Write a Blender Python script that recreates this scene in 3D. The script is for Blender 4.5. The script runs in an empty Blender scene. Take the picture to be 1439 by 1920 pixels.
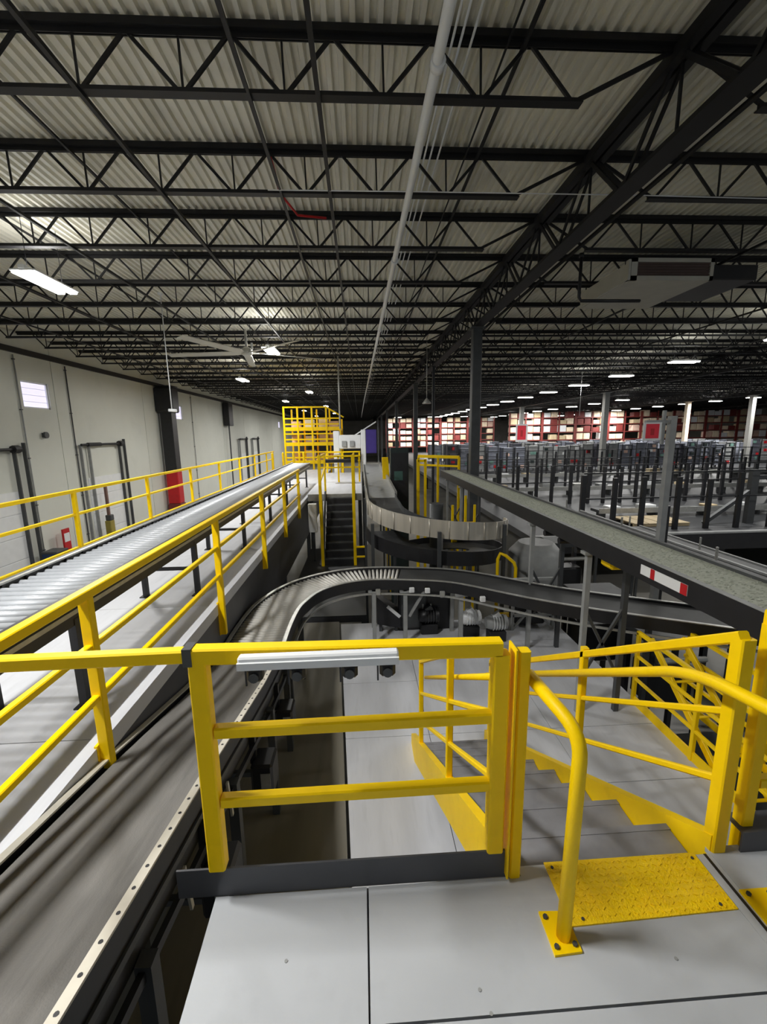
import bpy, math, random
from mathutils import Vector, Matrix
random.seed(7)
S = bpy.context.scene
COL = S.collection
PI = math.pi

# ---------------------------------------------------------------- camera, world, exposure
IMG_W, IMG_H, F_PX = 1439.0, 1920.0, 800.0
EYE = 1.80
vy = Vector(((675 - 719.5) / F_PX, -(815 - 960) / F_PX, -1.0)).normalized()
up = Vector((-0.024, 1.0, 0.0))
vz = (up - up.dot(vy) * vy).normalized()
vx = vy.cross(vz)
cam_data = bpy.data.cameras.new('camera')
cam = bpy.data.objects.new('camera', cam_data)
COL.objects.link(cam)
cam_data.sensor_fit = 'HORIZONTAL'
cam_data.sensor_width = 36.0
cam_data.lens = F_PX / IMG_W * 36.0
cam_data.clip_start = 0.05
cam_data.clip_end = 500
cam.matrix_world = Matrix.Translation((0, 0, EYE)) @ Matrix((vx, vy, vz)).to_4x4()
S.camera = cam

w = bpy.data.worlds.new('world')
S.world = w
w.use_nodes = True
bg = w.node_tree.nodes['Background']
bg.inputs[0].default_value = (0.85, 0.93, 1.0, 1)
bg.inputs[1].default_value = 0.38
S.view_settings.view_transform = 'Standard'
S.view_settings.look = 'None'
S.view_settings.gamma = 1.0
S.view_settings.use_curve_mapping = False
S.view_settings.exposure = 0.0
S.cycles.max_bounces = 8
S.cycles.diffuse_bounces = 6
S.cycles.sample_clamp_indirect = 4.0
S.cycles.use_denoising = True
LAMP_W = 410.0          # watts of one high-bay lamp

# ---------------------------------------------------------------- materials
def srgb(c):
    return tuple(((v / 255) / 12.92 if v / 255 <= 0.04045 else ((v / 255 + 0.055) / 1.055) ** 2.4) for v in c)

def mat(name, rgb, rough=0.6, metal=0.0, var=0.12, scale=3.0, bump=0.0, bscale=60, stretch=None, spec=0.5, dirt=None):
    m = bpy.data.materials.new(name)
    m.use_nodes = True
    nt = m.node_tree
    b = nt.nodes['Principled BSDF']
    b.inputs['Roughness'].default_value = rough
    b.inputs['Metallic'].default_value = metal
    b.inputs['Specular IOR Level'].default_value = spec
    c = srgb(rgb)
    tc = nt.nodes.new('ShaderNodeTexCoord')
    mp = nt.nodes.new('ShaderNodeMapping')
    nt.links.new(tc.outputs['Object'], mp.inputs[0])
    if stretch:
        mp.inputs['Scale'].default_value = stretch
    n = nt.nodes.new('ShaderNodeTexNoise')
    n.inputs['Scale'].default_value = scale
    n.inputs['Detail'].default_value = 4
    nt.links.new(mp.outputs[0], n.inputs['Vector'])
    r = nt.nodes.new('ShaderNodeValToRGB')
    r.color_ramp.elements[0].position = 0.3
    r.color_ramp.elements[1].position = 0.7
    r.color_ramp.elements[0].color = tuple(v * (1 - var) for v in c) + (1,)
    r.color_ramp.elements[1].color = tuple(min(1, v * (1 + var)) for v in c) + (1,)
    nt.links.new(n.outputs['Fac'], r.inputs[0])
    out = r.outputs[0]
    if dirt:
        n2 = nt.nodes.new('ShaderNodeTexNoise')
        n2.inputs['Scale'].default_value = dirt[1]
        n2.inputs['Detail'].default_value = 6
        nt.links.new(mp.outputs[0], n2.inputs['Vector'])
        r2 = nt.nodes.new('ShaderNodeValToRGB')
        r2.color_ramp.elements[0].position = 0.55
        r2.color_ramp.elements[0].color = (1, 1, 1, 1)
        r2.color_ramp.elements[1].position = 0.75
        r2.color_ramp.elements[1].color = (dirt[0],) * 3 + (1,)
        nt.links.new(n2.outputs['Fac'], r2.inputs[0])
        mx = nt.nodes.new('ShaderNodeMix')
        mx.data_type = 'RGBA'
        mx.blend_type = 'MULTIPLY'
        mx.inputs['Factor'].default_value = 1
        nt.links.new(out, mx.inputs[6])
        nt.links.new(r2.outputs[0], mx.inputs[7])
        out = mx.outputs[2]
    nt.links.new(out, b.inputs['Base Color'])
    if bump:
        n3 = nt.nodes.new('ShaderNodeTexNoise')
        n3.inputs['Scale'].default_value = bscale
        nt.links.new(tc.outputs['Object'], n3.inputs['Vector'])
        bp = nt.nodes.new('ShaderNodeBump')
        bp.inputs['Strength'].default_value = bump
        bp.inputs['Distance'].default_value = 0.01
        nt.links.new(n3.outputs['Fac'], bp.inputs['Height'])
        nt.links.new(bp.outputs[0], b.inputs['Normal'])
    return m

def emit(name, rgb, k):
    m = bpy.data.materials.new(name)
    m.use_nodes = True
    nt = m.node_tree
    b = nt.nodes['Principled BSDF']
    b.inputs['Base Color'].default_value = (0.8, 0.8, 0.8, 1)
    b.inputs['Emission Color'].default_value = srgb(rgb) + (1,)
    b.inputs['Emission Strength'].default_value = k
    return m

YEL = mat('yellow_safety_paint', (255, 212, 0), 0.45, 0, 0.03, 5, spec=0.25, dirt=(0.93, 9))
YELF = mat('yellow_tread_paint', (255, 208, 0), 0.5, 0, 0.1, 8, 0.5, 140, dirt=(0.7, 6))
DECK = mat('grey_deck_board', (182, 186, 192), 0.55, 0, 0.05, 2.2, 0.05, 40, dirt=(0.86, 3.5))
DECKL = mat('pale_deck_board', (198, 200, 206), 0.55, 0, 0.08, 1.5, stretch=(4, 0.6, 1), dirt=(0.85, 3))
TREAD = mat('grey_tread_steel', (140, 141, 147), 0.5, 0.2, 0.1, 12)
KICK = mat('charcoal_kick_plate', (78, 79, 84), 0.45, 0.2, 0.08, 5)
STEEL = mat('dark_roof_steel', (22, 22, 25), 0.55, 0.1, 0.15, 4)
BLACK = mat('black_frame_paint', (34, 34, 37), 0.45, 0.1, 0.15, 6)
DARKG = mat('dark_grey_steel', (72, 74, 76), 0.5, 0.2, 0.12, 5)
MIDG = mat('mid_grey_steel', (150, 152, 152), 0.5, 0.0, 0.1, 6)
GALV = mat('galvanised_steel', (176, 176, 172), 0.38, 0.5, 0.12, 14)
STAIN = mat('stainless_guard', (216, 210, 198), 0.3, 0.45, 0.16, 1, stretch=(6, 6, .2))
ALUM = mat('cream_side_rail', (194, 189, 176), 0.4, 0.3, 0.07, 8)
WHITE = mat('white_enamel', (232, 234, 236), 0.4, 0, 0.03, 4)
ROLLC = mat('bright_zinc_roller', (214, 212, 206), 0.5, 0.0, 0.1, 6)
ROLL = mat('zinc_roller', (180, 184, 190), 0.35, 0.1, 0.08, 10)
BELT = mat('charcoal_belt', (104, 102, 99), 0.6, 0, 0.22, 2.2, 0.2, 120, stretch=(6, 0.7, 1), dirt=(0.62, 2.0))
BELTB = mat('black_belt', (58, 59, 60), 0.55, 0, 0.15, 4)
BELTG = mat('grey_ribbed_belt', (186, 190, 176), 0.7, 0, 0.2, 40, 0.6, 120)
ROOF = mat('galvanised_roof_deck', (224, 222, 210), 0.55, 0.0, 0.08, 0.8, dirt=(0.85, 1.2))
WALL = mat('pale_grey_wall', (214, 216, 208), 0.75, 0, 0.04, 0.5, dirt=(0.92, 1.0))
FLOORM = mat('grey_concrete', (124, 122, 116), 0.5, 0, 0.14, 0.6, 0.1, 20, dirt=(0.7, 0.5))
FIELD = mat('dark_field_floor', (52, 54, 57), 0.5, 0, 0.15, 0.5)
RED = mat('red_paint', (190, 22, 30), 0.5, 0, 0.08, 6)
SIGNRED = mat('red_sign_face', (238, 40, 62), 0.5, 0, 0.04, 6)
BLUE = mat('blue_plastic', (40, 62, 100), 0.5, 0, 0.08, 6)
PURP = mat('violet_panel', (62, 46, 130), 0.5, 0, 0.08, 6)
TEAL = mat('dark_green_cabinet', (30, 44, 44), 0.5, 0, 0.1, 6)
BEIGE = mat('beige_board', (190, 172, 138), 0.7, 0, 0.1, 4)
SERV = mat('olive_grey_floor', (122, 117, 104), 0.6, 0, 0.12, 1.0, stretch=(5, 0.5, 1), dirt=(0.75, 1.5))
HVAC = mat('grey_duct_sheet', (188, 186, 176), 0.5, 0.0, 0.06, 3)
LOUV = mat('brown_louvre', (92, 74, 68), 0.6, 0, 0.1, 8)
PINK = mat('pale_carton', (214, 180, 164), 0.7, 0, 0.2, 1.3)
CREAM = mat('cream_carton', (232, 214, 188), 0.7, 0, 0.2, 1.3)
RUST = mat('rust_red_upright', (116, 44, 40), 0.6, 0, 0.1, 3)
PODG = mat('grey_pod_fabric', (132, 136, 148), 0.8, 0, 0.2, 2)
PODD = mat('dark_pod_fabric', (88, 88, 98), 0.8, 0, 0.2, 2)
LAMPON = emit('lit_led_diffuser', (255, 252, 244), 14.0)
DAYGL = emit('daylit_window_glass', (226, 220, 255), 0.95)
LEDG = emit('green_lamp', (120, 255, 120), 1.0)

# ---------------------------------------------------------------- mesh helpers
class MB:
    def __init__(s):
        s.v = []; s.f = []
    def add(s, vs, fs):
        o = len(s.v)
        s.v += [tuple(p) for p in vs]
        s.f += [tuple(i + o for i in f) for f in fs]
        return s
    def box(s, x0, x1, y0, y1, z0, z1, c=0.0):
        if c <= 0:
            vs = [(x, y, z) for z in (z0, z1) for y in (y0, y1) for x in (x0, x1)]
            return s.add(vs, [(0, 2, 3, 1), (4, 5, 7, 6), (0, 1, 5, 4), (2, 6, 7, 3), (0, 4, 6, 2), (1, 3, 7, 5)])
        # chamfered box
        o = len(s.v); idx = {}
        for i, x in enumerate((x0, x1)):
            for j, y in enumerate((y0, y1)):
                for k, z in enumerate((z0, z1)):
                    sx, sy, sz = (c, -c)[i], (c, -c)[j], (c, -c)[k]
                    idx[i, j, k, 0] = len(s.v); s.v.append((x, y + sy, z + sz))
                    idx[i, j, k, 1] = len(s.v); s.v.append((x + sx, y, z + sz))
                    idx[i, j, k, 2] = len(s.v); s.v.append((x + sx, y + sy, z))
        for i in (0, 1):
            s.f.append(tuple(idx[i, j, k, 0] for j, k in ((0, 0), (1, 0), (1, 1), (0, 1))))
            s.f.append(tuple(idx[j, i, k, 1] for j, k in ((0, 0), (1, 0), (1, 1), (0, 1))))
            s.f.append(tuple(idx[j, k, i, 2] for j, k in ((0, 0), (1, 0), (1, 1), (0, 1))))
        for a in (0, 1):
            for b in (0, 1):
                s.f.append((idx[0, a, b, 1], idx[1, a, b, 1], idx[1, a, b, 2], idx[0, a, b, 2]))
                s.f.append((idx[a, 0, b, 0], idx[a, 1, b, 0], idx[a, 1, b, 2], idx[a, 0, b, 2]))
                s.f.append((idx[a, b, 0, 0], idx[a, b, 1, 0], idx[a, b, 1, 1], idx[a, b, 0, 1]))
                for k in (0, 1):
                    s.f.append((idx[a, b, k, 0], idx[a, b, k, 1], idx[a, b, k, 2]))
        return s
    def bar(s, p, q, w=0.05, h=None, c=0.0, side=None):
        """bar from p to q: w sideways, h up"""
        p = Vector(p); q = Vector(q); d = (q - p).normalized(); h = w if h is None else h
        ref = Vector(side) if side else (Vector((0, 0, 1)) if abs(d.z) < 0.95 else Vector((0, 1, 0)))
        a = d.cross(ref).normalized(); b = a.cross(d).normalized()
        w2, h2 = w / 2, h / 2
        if c:
            pr = [(-w2 + c, -h2), (w2 - c, -h2), (w2, -h2 + c), (w2, h2 - c), (w2 - c, h2), (-w2 + c, h2), (-w2, h2 - c), (-w2, -h2 + c)]
        else:
            pr = [(-w2, -h2), (w2, -h2), (w2, h2), (-w2, h2)]
        n = len(pr)
        vs = [p + a * u + b * v for u, v in pr] + [q + a * u + b * v for u, v in pr]
        fs = [(i, (i + 1) % n, n + (i + 1) % n, n + i) for i in range(n)]
        fs += [tuple(range(n - 1, -1, -1)), tuple(range(n, 2 * n))]
        return s.add(vs, fs)
    def tube(s, pts, r, n=10, cap=True):
        pts = [Vector(p) for p in pts]
        rings = []
        u = None
        for i, p in enumerate(pts):
            t = (pts[min(i + 1, len(pts) - 1)] - pts[max(i - 1, 0)]).normalized()
            if u is None:
                u = t.cross(Vector((0, 0, 1)) if abs(t.z) < 0.9 else Vector((1, 0, 0))).normalized()
            else:
                u = (u - t * u.dot(t)).normalized()
            v = t.cross(u)
            rr = r[i] if isinstance(r, (list, tuple)) else r
            rings.append([p + (u * math.cos(2 * PI * k / n) + v * math.sin(2 * PI * k / n)) * rr for k in range(n)])
        vs = [q for g in rings for q in g]
        fs = []
        for i in range(len(pts) - 1):
            for k in range(n):
                fs.append((i * n + k, i * n + (k + 1) % n, (i + 1) * n + (k + 1) % n, (i + 1) * n + k))
        if cap:
            fs += [tuple(range(n - 1, -1, -1)), tuple(range((len(pts) - 1) * n, len(pts) * n))]
        return s.add(vs, fs)
    def sweep(s, pts, prof, closed=True):
        """profile of (side, up) pairs swept along pts, side to the right of travel"""
        pts = [Vector(p) for p in pts]; n = len(prof); vs = []
        for i, p in enumerate(pts):
            t = pts[min(i + 1, len(pts) - 1)] - pts[max(i - 1, 0)]
            t.z = 0; t.normalize()
            a = Vector((t.y, -t.x, 0))
            vs += [p + a * u + Vector((0, 0, v)) for u, v in prof]
        fs = []
        for i in range(len(pts) - 1):
            for k in range(n if closed else n - 1):
                fs.append((i * n + k, i * n + (k + 1) % n, (i + 1) * n + (k + 1) % n, (i + 1) * n + k))
        if closed:
            fs += [tuple(range(n - 1, -1, -1)), tuple(range((len(pts) - 1) * n, len(pts) * n))]
        return s.add(vs, fs)
    def prism(s, poly, axis, a0, a1):
        """polygon in the plane across axis ('x': (y,z), 'y': (x,z), 'z': (x,y)) extruded a0..a1"""
        n = len(poly)
        mk = {'x': lambda p, a: (a, p[0], p[1]), 'y': lambda p, a: (p[0], a, p[1]), 'z': lambda p, a: (p[0], p[1], a)}[axis]
        vs = [mk(p, a0) for p in poly] + [mk(p, a1) for p in poly]
        fs = [(i, (i + 1) % n, n + (i + 1) % n, n + i) for i in range(n)] + [tuple(range(n - 1, -1, -1)), tuple(range(n, 2 * n))]
        return s.add(vs, fs)
    def mesh(s, name, m, smooth=False):
        me = bpy.data.meshes.new(name)
        me.from_pydata(s.v, [], s.f)
        me.materials.append(m)
        me.update()
        import bmesh
        b = bmesh.new(); b.from_mesh(me)
        bmesh.ops.recalc_face_normals(b, faces=b.faces)
        b.to_mesh(me); b.free()
        if smooth:
            for p in me.polygons:
                p.use_smooth = len(p.vertices) == 4
        return me
    def build(s, name, m, parent=None, smooth=False, loc=None):
        return link(name, s.mesh(name, m, smooth), parent, loc)

def link(name, me, parent=None, loc=None, rot=None):
    o = bpy.data.objects.new(name, me)
    COL.objects.link(o)
    if parent is not None:
        o.parent = parent
    if loc is not None:
        o.location = loc
    if rot is not None:
        o.rotation_euler = rot
    return o

def tag(o, label, cat, group=None):
    o['label'] = label; o['category'] = cat
    if group:
        o['group'] = group
    return o

def thing(name, label, cat, loc=(0, 0, 0), rz=0.0, group=None):
    o = bpy.data.objects.new(name, None)
    COL.objects.link(o)
    o.empty_display_size = 0.2
    o.location = loc; o.rotation_euler = (0, 0, rz)
    return tag(o, label, cat, group)

def struct(o):
    o['kind'] = 'structure'
    return o

def empty(name, parent=None, loc=(0, 0, 0)):
    o = bpy.data.objects.new(name, None)
    COL.objects.link(o); o.parent = parent; o.location = loc
    return o

def copy_tree(o, parent=None):
    c = o.copy(); COL.objects.link(c); c.parent = parent
    for ch in list(o.children):
        copy_tree(ch, c)
    return c

ORD = ['first', 'second', 'third', 'fourth', 'fifth', 'sixth', 'seventh', 'eighth', 'ninth', 'tenth', 'eleventh', 'twelfth',
       'thirteenth', 'fourteenth', 'fifteenth', 'sixteenth', 'seventeenth', 'eighteenth', 'nineteenth', 'twentieth']

# ================================================================ THE BUILDING
ROOF_Z, CH_TOP, CH_BOT = 6.16, 6.10, 5.50
XW = -14.0                 # left wall
XG = 3.80                  # first roof girder
BAY = 17.6
J0, JS = 5.53, 1.97        # first joist and spacing
GROUND = -4.0

# floor
struct(MB().box(-14.4, 76, -14, 124, GROUND - 0.2, GROUND).build('floor', FLOORM))

# roof deck: trapezoid ribs run along the hall
m = MB()
xs = []
x = -14.4
while x < 76:
    xs += [(x, 0.0), (x + 0.055, 0.0), (x + 0.068, 0.06), (x + 0.137, 0.06)]
    x += 0.15
n = len(xs)
vs = [(a, -14.0, ROOF_Z + b) for a, b in xs] + [(a, 124.0, ROOF_Z + b) for a, b in xs]
m.add(vs, [(i, i + 1, n + i + 1, n + i) for i in range(n - 1)])
m.box(-14.4, 76, -14, 124, ROOF_Z + 0.1, ROOF_Z + 0.2)
ceiling = struct(m.build('ceiling', ROOF))

# roof joists: children of the ceiling
PAN = 1.1
def joist_nodes(left):
    if left:
        bn = [2.55 - PAN * k for k in range(15)]
        return bn, -13.95, XG
    bn = [4.85 + PAN * k for k in range(15)]
    return bn, XG, XG + BAY
def chord_meshes(left):
    bn, xa, xb = joist_nodes(left)
    t = MB()
    t.box(xa, xb, -0.068, -0.008, CH_TOP - 0.012, CH_TOP)
    t.box(xa, xb, 0.008, 0.068, CH_TOP - 0.012, CH_TOP)
    t.box(xa, xb, -0.02, -0.008, CH_TOP - 0.07, CH_TOP - 0.01)
    t.box(xa, xb, 0.008, 0.02, CH_TOP - 0.07, CH_TOP - 0.01)
    t.box(xa, xb, -0.068, 0.068, CH_TOP, ROOF_Z)
    b = MB()
    l, r = min(bn) - 0.08, max(bn) + 0.08
    b.box(l, r, -0.058, 0.058, CH_BOT - 0.012, CH_BOT)
    b.box(l, r, -0.02, 0.02, CH_BOT, CH_BOT + 0.055)
    return t.mesh('top_chord', STEEL), b.mesh('bottom_chord', STEEL)
half = PAN / 2
zt, zb = CH_TOP - 0.04, CH_BOT + 0.02
diag_a = MB().bar((0, 0, zb), (half - 0.05, 0, zt), 0.03, 0.038).mesh('web_bar', STEEL)
diag_b = MB().bar((0, 0, zb), (-half + 0.05, 0, zt), 0.03, 0.038).mesh('web_bar', STEEL)
vert_b = MB().bar((0.01, 0, zb), (0.0, 0, zt), 0.022, 0.022).mesh('web_bar', STEEL)
end_a = MB().bar((0, 0, zb), (1.15, 0, zt), 0.03, 0.045).mesh('web_bar', STEEL)
end_b = MB().bar((0, 0, zb), (-0.95, 0, zt), 0.03, 0.045).mesh('web_bar', STEEL)
def web_mesh(left):
    bn, xa, xb = joist_nodes(left)
    w_ = MB()
    for q in bn:
        w_.bar((q + 0.03, 0, zb), (q + half - 0.05, 0, zt), 0.03, 0.038)
        w_.bar((q - 0.03, 0, zb), (q - half + 0.05, 0, zt), 0.03, 0.038)
        w_.bar((q, 0, zb), (q, 0, zt), 0.022, 0.022)
    if left:
        w_.bar((2.55, 0, zb), (3.7, 0, zt), 0.03, 0.045)
    else:
        w_.bar((4.85, 0, zb), (3.9, 0, zt), 0.03, 0.045)
        w_.bar((max(bn), 0, zb), (XG + BAY - 0.1, 0, zt), 0.03, 0.045)
    return w_.mesh('web', STEEL)
CL, CR = chord_meshes(True), chord_meshes(False)
WL, WR = web_mesh(True), web_mesh(False)
for k in range(-7, 58):
    y = J0 + JS * k
    for bay in range(0, 5):
        if bay >= 2 and (k < 6 or k > 45):
            continue
        if bay >= 3 and k < 14:
            continue
        left = bay == 0
        ch = CL if left else CR
        j = empty('roof_joist', ceiling, (0 if left else (bay - 1) * BAY, y, 0))
        link('top_chord', ch[0], j)
        link('bottom_chord', ch[1], j)
        if 0 <= k < 4 and bay < 2:
            for q in joist_nodes(left)[0]:
                last = (left and abs(q - 2.55) < 0.01)
                first = (not left and abs(q - 4.85) < 0.01)
                link('web_bar', end_a if last else diag_a, j, (q + (0 if last else 0.03), 0, 0))
                link('web_bar', end_b if first else diag_b, j, (q - (0 if first else 0.03), 0, 0))
                if not (last or first):
                    link('web_bar', vert_b, j, (q, 0, 0))
        else:
            o = link('web', WL if left else WR, j)
            o['kind'] = 'stuff'

# bridging angles that run across the joists
for xb_, zz, ww in ((-0.37, CH_BOT - 0.03, 0.05), (-2.92, CH_BOT - 0.03, 0.05), (-1.30, CH_TOP - 0.09, 0.035), (-1.12, CH_BOT - 0.03, 0.03),
                    (-5.5, CH_BOT - 0.03, 0.045), (-8.1, CH_BOT - 0.03, 0.045), (-10.7, CH_BOT - 0.03, 0.045), (1.92, CH_TOP - 0.09, 0.04), (1.72, CH_TOP - 0.12, 0.02),
                    (-4.2, CH_TOP - 0.09, 0.035), (-6.8, CH_TOP - 0.09, 0.035), (-9.4, CH_TOP - 0.09, 0.035),
                    (8.2, CH_BOT - 0.03, 0.045), (12.6, CH_BOT - 0.03, 0.045), (17.0, CH_BOT - 0.03, 0.045)):
    MB().bar((xb_, -10, zz), (xb_, 118, zz), ww, ww).build('bridging_bar', STEEL, ceiling)

# roof girders (trusses along the hall)
for g in range(4):
    gx = XG + BAY * g
    gi = empty('roof_girder', ceiling, (gx, 0, 0))
    GB = 5.10
    t = MB(); t.box(-0.14, -0.02, -10, 118, CH_TOP - 0.16, CH_TOP - 0.02); t.box(0.02, 0.14, -10, 118, CH_TOP - 0.16, CH_TOP - 0.02)
    t.build('top_chord', STEEL, gi)
    t = MB(); t.box(-0.15, 0.15, -10, 118, GB - 0.02, GB); t.box(-0.05, 0.05, -10, 118, GB, GB + 0.13)
    t.build('bottom_chord', STEEL, gi)
    wv = MB()
    for k in range(-7, 58):
        y = J0 + JS * k
        near = g == 0 and 0 <= k < 4
        tgt = MB() if near else wv
        for sy in (-0.98, 0.98):
            for sx in (-0.06, 0.06):
                tgt.bar((sx, y + 0.06 * sy, CH_TOP - 0.1), (sx, y + 0.93 * sy, GB + 0.06), 0.03, 0.06)
        tgt.bar((0, y, CH_TOP - 0.1), (0, y, GB + 0.06), 0.03)
        if near:
            tgt.build('girder_web', STEEL, gi)
    o = wv.build('web', STEEL, gi); o['kind'] = 'stuff'
    t = MB().tube([(0.42, -10, GB + 0.12), (0.42, 118, GB + 0.12)], 0.035, 8)
    t.build('sprinkler_branch', STEEL, gi, True)

# left wall of precast panels, with ribs between them and windows
SEAMS = [-12, -3.2, 4.9, 13.0, 21.1, 29.3, 37.4, 45.5, 53.6, 61.7, 69.8, 78, 86, 94, 102, 110, 118, 124]
wall = struct(MB().box(XW - 0.34, XW - 0.22, -14, 124, GROUND, ROOF_Z).build('wall_left', WALL))
WIN = [(19.15, 20.75, 3.12, 4.24), (33.9, 35.5, 3.15, 4.22), (47.3, 49.0, 3.15, 4.22), (61.5, 63.1, 3.15, 4.22), (76.0, 77.6, 3.15, 4.22)]
for a, b in zip(SEAMS[:-1], SEAMS[1:]):
    pm = MB(); y0, y1 = a + 0.02, b - 0.02
    cuts = [q for q in WIN if q[0] > a and q[1] < b]
    if not cuts:
        pm.box(XW - 0.2, XW, y0, y1, GROUND, ROOF_Z - 0.02)
    else:
        q = cuts[0]
        pm.box(XW - 0.2, XW, y0, q[0], GROUND, ROOF_Z - 0.02)
        pm.box(XW - 0.2, XW, q[1], y1, GROUND, ROOF_Z - 0.02)
        pm.box(XW - 0.2, XW, q[0], q[1], GROUND, q[2])
        pm.box(XW - 0.2, XW, q[0], q[1], q[3], ROOF_Z - 0.02)
    pm.build('wall_panel', WALL, wall)
for i, (a, b, c, d) in enumerate(WIN):
    fr = MB()
    for bx in ((a, a + 0.06, c, d), (b - 0.06, b, c, d), (a, b, c, c + 0.06), (a, b, d - 0.06, d)):
        fr.box(XW - 0.16, XW - 0.06, *bx)
    wf = struct(fr.build('window_%d' % (i + 1), WHITE))
    MB().box(XW - 0.14, XW - 0.12, a + 0.05, b - 0.05, c + 0.05, d - 0.05).build('pane', DAYGL, wf)
    for q in range(1, 4):
        zz = c + (d - c) * q / 4
        MB().box(XW - 0.12, XW - 0.105, a + 0.05, b - 0.05, zz - 0.008, zz + 0.008).build('muntin', WHITE, wf)
# eave angle along the top of the left wall
struct(MB().box(XW, XW + 0.12, -10, 120, 5.28, 5.5).build('trim_1', STEEL))
# far wall and right wall
wb = struct(MB().box(-14.4, 76, 118, 118.3, GROUND, ROOF_Z).build('wall_back', FLOORM))
struct(MB().box(75.8, 76.1, -14, 118, GROUND, ROOF_Z).build('wall_right', FLOORM))

# dock doors: sectional doors with tracks and a spring shaft above
def dock_door(i, y0, y1, zt_, dark=True):
    d = struct(MB().box(XW - 0.01, XW + 0.02, y0 + 0.55, y1 - 0.35, GROUND, zt_ - 1.7).build('door_%d' % i, WHITE))
    for k in range(4):
        z0 = GROUND + 0.02 + k * (zt_ - 1.7 - GROUND) / 4
        MB().box(XW + 0.02, XW + 0.055, y0 + 0.58, y1 - 0.38, z0 + 0.015, z0 + (zt_ - 1.7 - GROUND) / 4 - 0.015, 0.01).build('door_section', WHITE, d)
    sh = MB().tube([(XW + 0.25, y0, zt_), (XW + 0.25, y1 - 0.4, zt_)], 0.06, 8)
    sh.tube([(XW + 0.25, y0 + 0.5, zt_), (XW + 0.25, y0 + 1.6, zt_)], 0.1, 8)
    sh.tube([(XW + 0.25, y1 - 0.75, zt_), (XW + 0.25, y1 - 0.45, zt_)], 0.16, 8)
    sh.build('spring_shaft', BLACK, d)
    for yy in (y0 + 0.1, y0 + 0.75, y1 - 0.55, y1):
        MB().box(XW + 0.06, XW + 0.2, yy - 0.03, yy + 0.03, GROUND, zt_ + (0.25 if yy == y1 else 0.0)).build('track', MIDG if yy < y1 - 1 else DARKG, d)
dock_door(1, 13.6, 18.6, 1.42)
dock_door(2, 22.1, 26.2, 1.5)
dock_door(3, 50.0, 54.0, 1.5)
dock_door(4, 56.0, 60.0, 1.5)

# ================================================================ LAMPS
def led_lamp(label, x, y, z, along_y, power=1.0, group=None, lit=True, roof_fill=0.07):
    t = thing('high_bay_lamp', label, 'lamp', (x, y, z), 0 if along_y else PI / 2, group)
    link('housing', HB_H, t); link('reflector', HB_R, t)
    for s_ in (-0.13, 0.13):
        link('led_bar', HB_D, t, (s_, 0, 0))
    for s_ in (-0.5, 0.5):
        link('hanger', HB_W, t, (0, s_, 0))
    if lit:
        la = bpy.data.lights.new('lamp_light', 'AREA')
        la.shape = 'RECTANGLE'; la.size = 0.4; la.size_y = 1.3
        la.energy = LAMP_W * power; la.color = (1.0, 0.985, 0.95)
        o = bpy.data.objects.new('lamp_light', la); COL.objects.link(o)
        o.parent = t; o.location = (0, 0, -0.07)
        lu = bpy.data.lights.new('roof_fill', 'AREA')  # added upward fill that brightens the roof deck; the fixtures themselves only shine down
        lu.shape = 'RECTANGLE'; lu.size = 0.4; lu.size_y = 1.3
        lu.energy = LAMP_W * power * roof_fill; lu.color = (1.0, 0.985, 0.95)
        o = bpy.data.objects.new('roof_fill', lu); COL.objects.link(o)
        o.parent = t; o.location = (0, 0, 0.12); o.rotation_euler = (PI, 0, 0)
    return t
HB_H = MB().box(-0.06, 0.06, -0.68, 0.68, 0.03, 0.1, 0.01).mesh('housing', WHITE)
HB_R = MB().box(-0.24, 0.24, -0.66, 0.66, 0.0, 0.03).mesh('reflector', WHITE)
HB_D = MB().box(-0.085, 0.085, -0.66, 0.66, -0.05, 0.0, 0.02).mesh('led_bar', LAMPON)
HB_W = MB().tube([(0, 0, 0.1), (0, 0, 1.16)], 0.006, 5).mesh('hanger', STEEL)
ROWA = [(-6.4, 9.9), (-6.65, 25.9), (-6.9, 41.8), (-7.2, 57.9), (-7.2, 74.0)]
ROWB = [(-3.3, 17.3), (-3.7, 33.3), (-3.7, 49.4), (-3.7, 65.5)]
for i, (x, y) in enumerate(ROWA):
    led_lamp('white LED high-bay lamp, %s of the row nearer the pale left wall' % ORD[i], x, y, 5.0, True, 1.0)
for i, (x, y) in enumerate(ROWB):
    led_lamp('white LED high-bay lamp, %s of the row over the walkway left of centre' % ORD[i], x, y, 5.0, True, 1.0)
for i in range(16):
    led_lamp('white LED high-bay lamp lying across the aisle, %s of the nearer right-hand row' % ORD[i], 15.5, 20.45 + 4.95 * i, 5.0, False, 0.6, lit=i < 14)
for i in range(12):
    led_lamp('white LED high-bay lamp, %s of the far right-hand row over the racks' % ORD[i], 40.8, 38.6 + 4.8 * i, 5.0, False, 2.8, lit=i % 2 == 0)
for i in range(9):
    led_lamp('small white LED high-bay lamp, %s of the middle right row above the pods' % ORD[i], 27.8, 45 + 5.5 * i, 5.0, False, 2.8, lit=i % 2 == 0)
# lamps of the same rows behind and above the viewpoint
led_lamp('white LED high-bay lamp hanging almost straight above the foreground deck', -3.3, 1.6, 5.0, True, 1.0)
led_lamp('white LED high-bay lamp of the right-hand row just outside the frame', 15.5, 15.5, 5.0, False, 0.8)
led_lamp('white LED high-bay lamp of the right-hand row level with the deck', 13.5, 5.6, 5.0, False, 1.0)

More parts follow.
